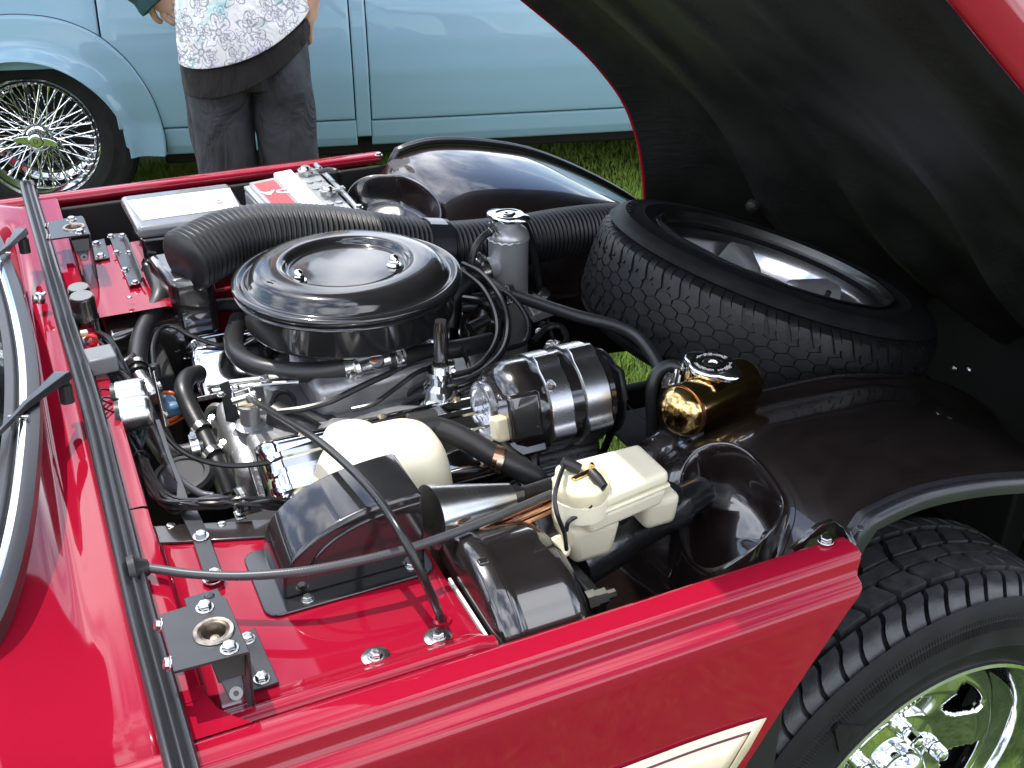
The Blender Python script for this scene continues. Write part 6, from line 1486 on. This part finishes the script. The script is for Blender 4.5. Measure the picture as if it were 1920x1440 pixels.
def cloth_tube(name, secs, m, parent, world, n=40, amp=.004, seed=0., sub=1, thick=.003):
    """secs: (centre, a, b, lift(angle)) from top to bottom"""
    bm = bmesh.new(); rows = []
    for c, a, b, lift in secs:
        row = []
        for k in range(n):
            t = 2 * math.pi * k / n; w = 1 + wobble(t, c[2] + (lift(t) if lift else 0), seed, amp) / max(a, .02)
            row.append((c[0] + a * w * math.cos(t), c[1] + b * w * math.sin(t), c[2] + (lift(t) if lift else 0)))
        rows.append(row)
    add_loft(bm, rows, caps=False)
    return fin(name, bm, m, parent, world, angle=80, sub=sub, solid=thick)

def dense(secs, n=5):
    out = []
    for (c0, a0, b0, l0), (c1, a1, b1, l1) in zip(secs[:-1], secs[1:]):
        for k in range(n):
            t = k / n; out.append((tuple(Vector(c0).lerp(Vector(c1), t)), a0 + (a1 - a0) * t, b0 + (b1 - b0) * t, l0 if t < .5 else l1))
    out.append(secs[-1]); return out

FN = [(-.034, .030), (-.011, .040), (.012, .038), (.033, .028)]
def person(name, label, loc, rz, arms, hips, hgt, tops, trouser_m, hair_m, slim=1.0):
    o = root(name, label, 'person', loc, rz); W[o] = W[o] @ Matrix.Diagonal((slim, slim * 1.04, 1, 1)); o.matrix_basis = W[o]; w = W[o]; k = hgt / 1.66
    V = [((0, 0, .92 * k), (.13, .09)), ((0, 0, 1.08 * k), (.12, .085)), ((0, .0, 1.25 * k), (.14, .09)), ((0, 0, 1.36 * k), (.10, .07)), ((0, .01, 1.43 * k), .05), ((0, .02, 1.50 * k), (.060, .075)), ((0, .025, 1.57 * k), (.076, .092)), ((0, .02, 1.635 * k), (.055, .065))]
    E = [(i, i + 1) for i in range(7)]
    for s in (-1, 1):
        b = len(V)
        V += [((s * .09, 0, .86 * k), .085), ((s * .10, 0, .66 * k), .072), ((s * .105, .01, .46 * k), .052), ((s * .105, -.01, .28 * k), .048), ((s * .105, -.01, .08 * k), .034), ((s * .11, .07, .035), (.034, .026)), ((s * .115, .14, .03), (.03, .02))]
        E += [(0, b)] + [(b + i, b + i + 1) for i in range(6)]
    for s, pts in arms.items():
        b = len(V); V += [(p, r) for p, r in zip(pts, (.055, .045, .040, .028, .030))]; E += [(2, b)] + [(b + i, b + i + 1) for i in range(len(pts) - 1)]
        hnd, wr = Vector(pts[-1]), Vector(pts[-2]); d = (hnd - wr).normalized(); sd = d.cross(Vector((0, 1, 0))).normalized() if abs(d.y) < .9 else Vector((1, 0, 0)); nn = sd.cross(d)
        for x, l in FN:                                  # four fingers, bent, unequal
            i0 = len(V); p1 = hnd + sd * x * .85 + d * .03
            V += [(tuple(p1), .010), (tuple(p1 + d * l * .8 + nn * .006), .0085), (tuple(p1 + d * l * 1.3 + nn * .020), .0075)]; E += [(b + len(pts) - 1, i0), (i0, i0 + 1), (i0 + 1, i0 + 2)]
        i0 = len(V); V += [(tuple(hnd + sd * .034 * s - d * .012), .012), (tuple(hnd + sd * .050 * s + d * .018 + nn * .010), .010), (tuple(hnd + sd * .048 * s + d * .040 + nn * .020), .008)]; E += [(b + len(pts) - 2, i0), (i0, i0 + 1), (i0 + 1, i0 + 2)]
    skin_body('body', V, E, o, w, 'skin')
    # trousers: seat and two legs in one garment
    for s in (-1, 1):
        cloth_tube('trouser_leg', dense([((s * .083, 0, .90 * k), .098, .125, None), ((s * .088, -.01, .80 * k), .104, .122, None), ((s * .094, 0, .70 * k), .099, .110, None), ((s * .098, .005, .48 * k), .091, .095, None), ((s * .102, 0, .25 * k), .086, .092, None), ((s * .104, .0, .05), .086, .098, None)], 7), trouser_m, o, w, amp=.0085, seed=s * 2.3 + hgt)
        bm = bmesh.new(); add_loft(bm, [[(s * .108 + x * f, y * g + .06 * 1, z) for x, y in rrect(0, 0, .09, .27, .04, 4)] for z, f, g in ((.002, 1, 1), (.03, 1, 1), (.06, .9, .9), (.085, .6, .55))]); fin('shoe', bm, 'leather', o, w, sub=1)
    cloth_tube('trouser_seat', dense([((0, 0, 1.02 * k), hips * .86, .115, None), ((0, 0, .94 * k), hips * .95, .125, None), ((0, -.005, .86 * k), hips, .132, None), ((0, -.005, .79 * k), hips * 1.0, .128, None), ((0, 0, .755 * k), hips * .96, .118, None)], 4), trouser_m, o, w, amp=.005, seed=hgt)
    for i, (nm, m_, secs, amp) in enumerate(tops): cloth_tube(nm, dense(secs, 6), m_, o, w, n=56, amp=amp, seed=i + 1.2)
    bm = bmesh.new(); bmesh.ops.create_uvsphere(bm, u_segments=24, v_segments=16, radius=1.0, matrix=Matrix.Translation((0, -.012, 1.585 * k)) @ Matrix.Diagonal((.088, .100, .098, 1)))
    for v in list(bm.verts):
        if v.co.y > .035 and v.co.z < 1.60 * k: v.co.y = .035
    fin('hair', bm, hair_m, o, w, sub=1)
    bm = bmesh.new()
    for s in (-1, 1):
        add_lathe(bm, [(0, 0), (.006, .001), (.009, .004)], (s * .03, .108, 1.565 * k), (0, 1, 0), 10)
    fin('eyes', bm, 'leather', o, w)
    return o

def hem(lo, hi): return lambda t: lo + (hi - lo) * (0.5 + 0.5 * math.cos(t - .25)) ** 1.6
# sleeve helper for long arms
def sleeve(o, pts, rs, m): 
    path = smooth_path(pts, 6); rr = np.interp(np.linspace(0, 1, len(path)), np.linspace(0, 1, len(rs)), rs); bm = bmesh.new()
    add_sweep(bm, path, lambda t: float(np.interp(t, np.linspace(0, 1, len(path)), rr)) * (1 + .05 * math.sin(t * 40)), 16); return fin('sleeve', bm, m, o, W[o], angle=80)

p1 = Vector((0.6085, 3.0000, 0.7555)); p1.z = 0
arms1 = {1: [(.175, 0, 1.33), (.235, -.03, 1.17), (.252, -.055, 1.07), (.196, -.035, .940), (.160, .0, .885)], -1: [(-.175, 0, 1.33), (-.225, .02, 1.17), (-.235, .05, 1.05), (-.12, .20, 1.03), (-.05, .235, 1.03)]}
per1 = person('person', 'person in floral top and charcoal trousers, back turned, hand in pocket', p1, R(-11.5), arms1, .186, 1.64,
    [('undershirt', 'blackcloth', [((0, 0, 1.00), .172, .120, None), ((0, -.004, .90), .194, .146, None), ((0, -.006, .85), .199, .154, hem(-.04, .06)), ((-.004, -.006, .80), .201, .156, hem(-.065, .085))], .004),
     ('floral_top', 'floral', [((0, 0, 1.385), .085, .075, None), ((0, 0, 1.35), .155, .095, None), ((0, 0, 1.27), .185, .118, None), ((0, -.004, 1.10), .172, .125, None), ((0, -.006, .98), .190, .150, hem(-.01, .02)), ((0, -.008, .91), .203, .162, hem(-.03, .05)), ((-.003, -.008, .868), .207, .165, hem(-.055, .085))], .0052)], 'trouser', 'hair', .86)
for s in (-1, 1): sleeve(per1, [(s * .13, 0, 1.36), (s * .19, 0, 1.30), (s * .225, -.01, 1.20)], [.07, .064, .060], 'floral')

p2 = Vector((0.6966, 3.5000, 0.6410)); p2.z = 0
q2 = Matrix.Rotation(R(11.5), 3, 'Z')
def loc2(p): return tuple(q2 @ (Vector(p) - p2))
e2, w2, h2_ = loc2((0.3676, 3.4400, 1.0353)), loc2((0.4411, 3.4000, 0.9257)), loc2((0.4606, 3.4000, 0.9068))
arms2 = {-1: [(-.185, 0, 1.36), (-.245, -.01, 1.20), e2, w2, h2_], 1: [(.185, 0, 1.36), (.22, .03, 1.20), (.225, .07, 1.06), (.10, .21, 1.03), (.03, .235, 1.03)]}
per2 = person('person', 'person in dark teal jumper standing beyond the floral top, one sleeve showing', p2, R(-11.5), arms2, .170, 1.70,
    [('jumper', 'teal', [((0, 0, 1.43), .075, .07, None), ((0, 0, 1.39), .165, .10, None), ((0, 0, 1.28), .195, .125, None), ((0, 0, 1.08), .185, .128, None), ((0, 0, .96), .190, .132, None), ((0, 0, .90), .188, .130, None)], .005)], 'trouser', 'hair')
sleeve(per2, [(-.14, 0, 1.40), (-.20, 0, 1.30), (-.245, -.01, 1.20), e2, tuple(Vector(e2).lerp(Vector(w2), .6)), tuple(Vector(e2).lerp(Vector(w2), 1.16))], [.075, .07, .066, .066, .064, .060], 'teal')
sleeve(per2, [(.14, 0, 1.40), (.20, 0, 1.30), (.22, .03, 1.20), (.225, .07, 1.06), (.12, .19, 1.035)], [.075, .07, .066, .06, .05], 'teal')

# ================================================================== grass blades near the cars (the lawn sheet carries on beyond)
rng = np.random.default_rng(3)
def blades(n, x0, x1, y0, y1, hmin, hmax):
    x = rng.uniform(x0, x1, n); y = rng.uniform(y0, y1, n); h = rng.uniform(hmin, hmax, n) * (0.75 + .4 * np.sin(x * 3.1 + 1) * np.sin(y * 2.7)); h = np.maximum(h, .012)
    a = rng.uniform(0, 2 * np.pi, n); wd = rng.uniform(.0014, .0028, n); ln = rng.uniform(.1, .75, n) * h; b = rng.uniform(0, 2 * np.pi, n)
    dx, dy = np.cos(a) * wd, np.sin(a) * wd; bx, by = np.cos(b) * ln, np.sin(b) * ln
    z0 = np.zeros(n) - .004
    v = np.stack([np.stack([x - dx, y - dy, z0], 1), np.stack([x + dx, y + dy, z0], 1), np.stack([x + dx * .7 + bx * .35, y + dy * .7 + by * .35, h * .6], 1), np.stack([x - dx * .7 + bx * .35, y - dy * .7 + by * .35, h * .6], 1), np.stack([x + bx, y + by, h], 1)], 1)
    return v.reshape(-1, 3)
parts = [blades(80000, .3, 3.2, 2.15, 4.9, .03, .075), blades(28000, -1.6, .3, 2.15, 4.9, .03, .07), blades(16000, .6, 3.2, -.4, .75, .03, .06), blades(22000, .4, 3.0, .75, 2.15, .02, .055), blades(16000, -1.5, .6, -.8, .7, .03, .06), blades(16000, 3.2, 5.5, .5, 4.5, .03, .07)]
co = np.concatenate(parts); n = len(co) // 5
me = bpy.data.meshes.new('grass'); idx = np.arange(n)[:, None] * 5
q = (idx + np.array([[0, 1, 2, 3]])); t = (idx + np.array([[3, 2, 4]]))
me.vertices.add(len(co)); me.vertices.foreach_set('co', co.astype(np.float32).ravel())
loops = np.concatenate([q.ravel(), t.ravel()]).astype(np.int32)
me.loops.add(len(loops)); me.loops.foreach_set('vertex_index', loops)
starts = np.concatenate([np.arange(n) * 4, n * 4 + np.arange(n) * 3]).astype(np.int32)
me.polygons.add(2 * n); me.polygons.foreach_set('loop_start', starts)
me.update(calc_edges=True); me.validate()
me.materials.append(M['blade'])
g = bpy.data.objects.new('grass', me); COL.objects.link(g); g['kind'] = 'stuff'; g['label'] = 'short green grass blades round both cars'; g['category'] = 'grass'
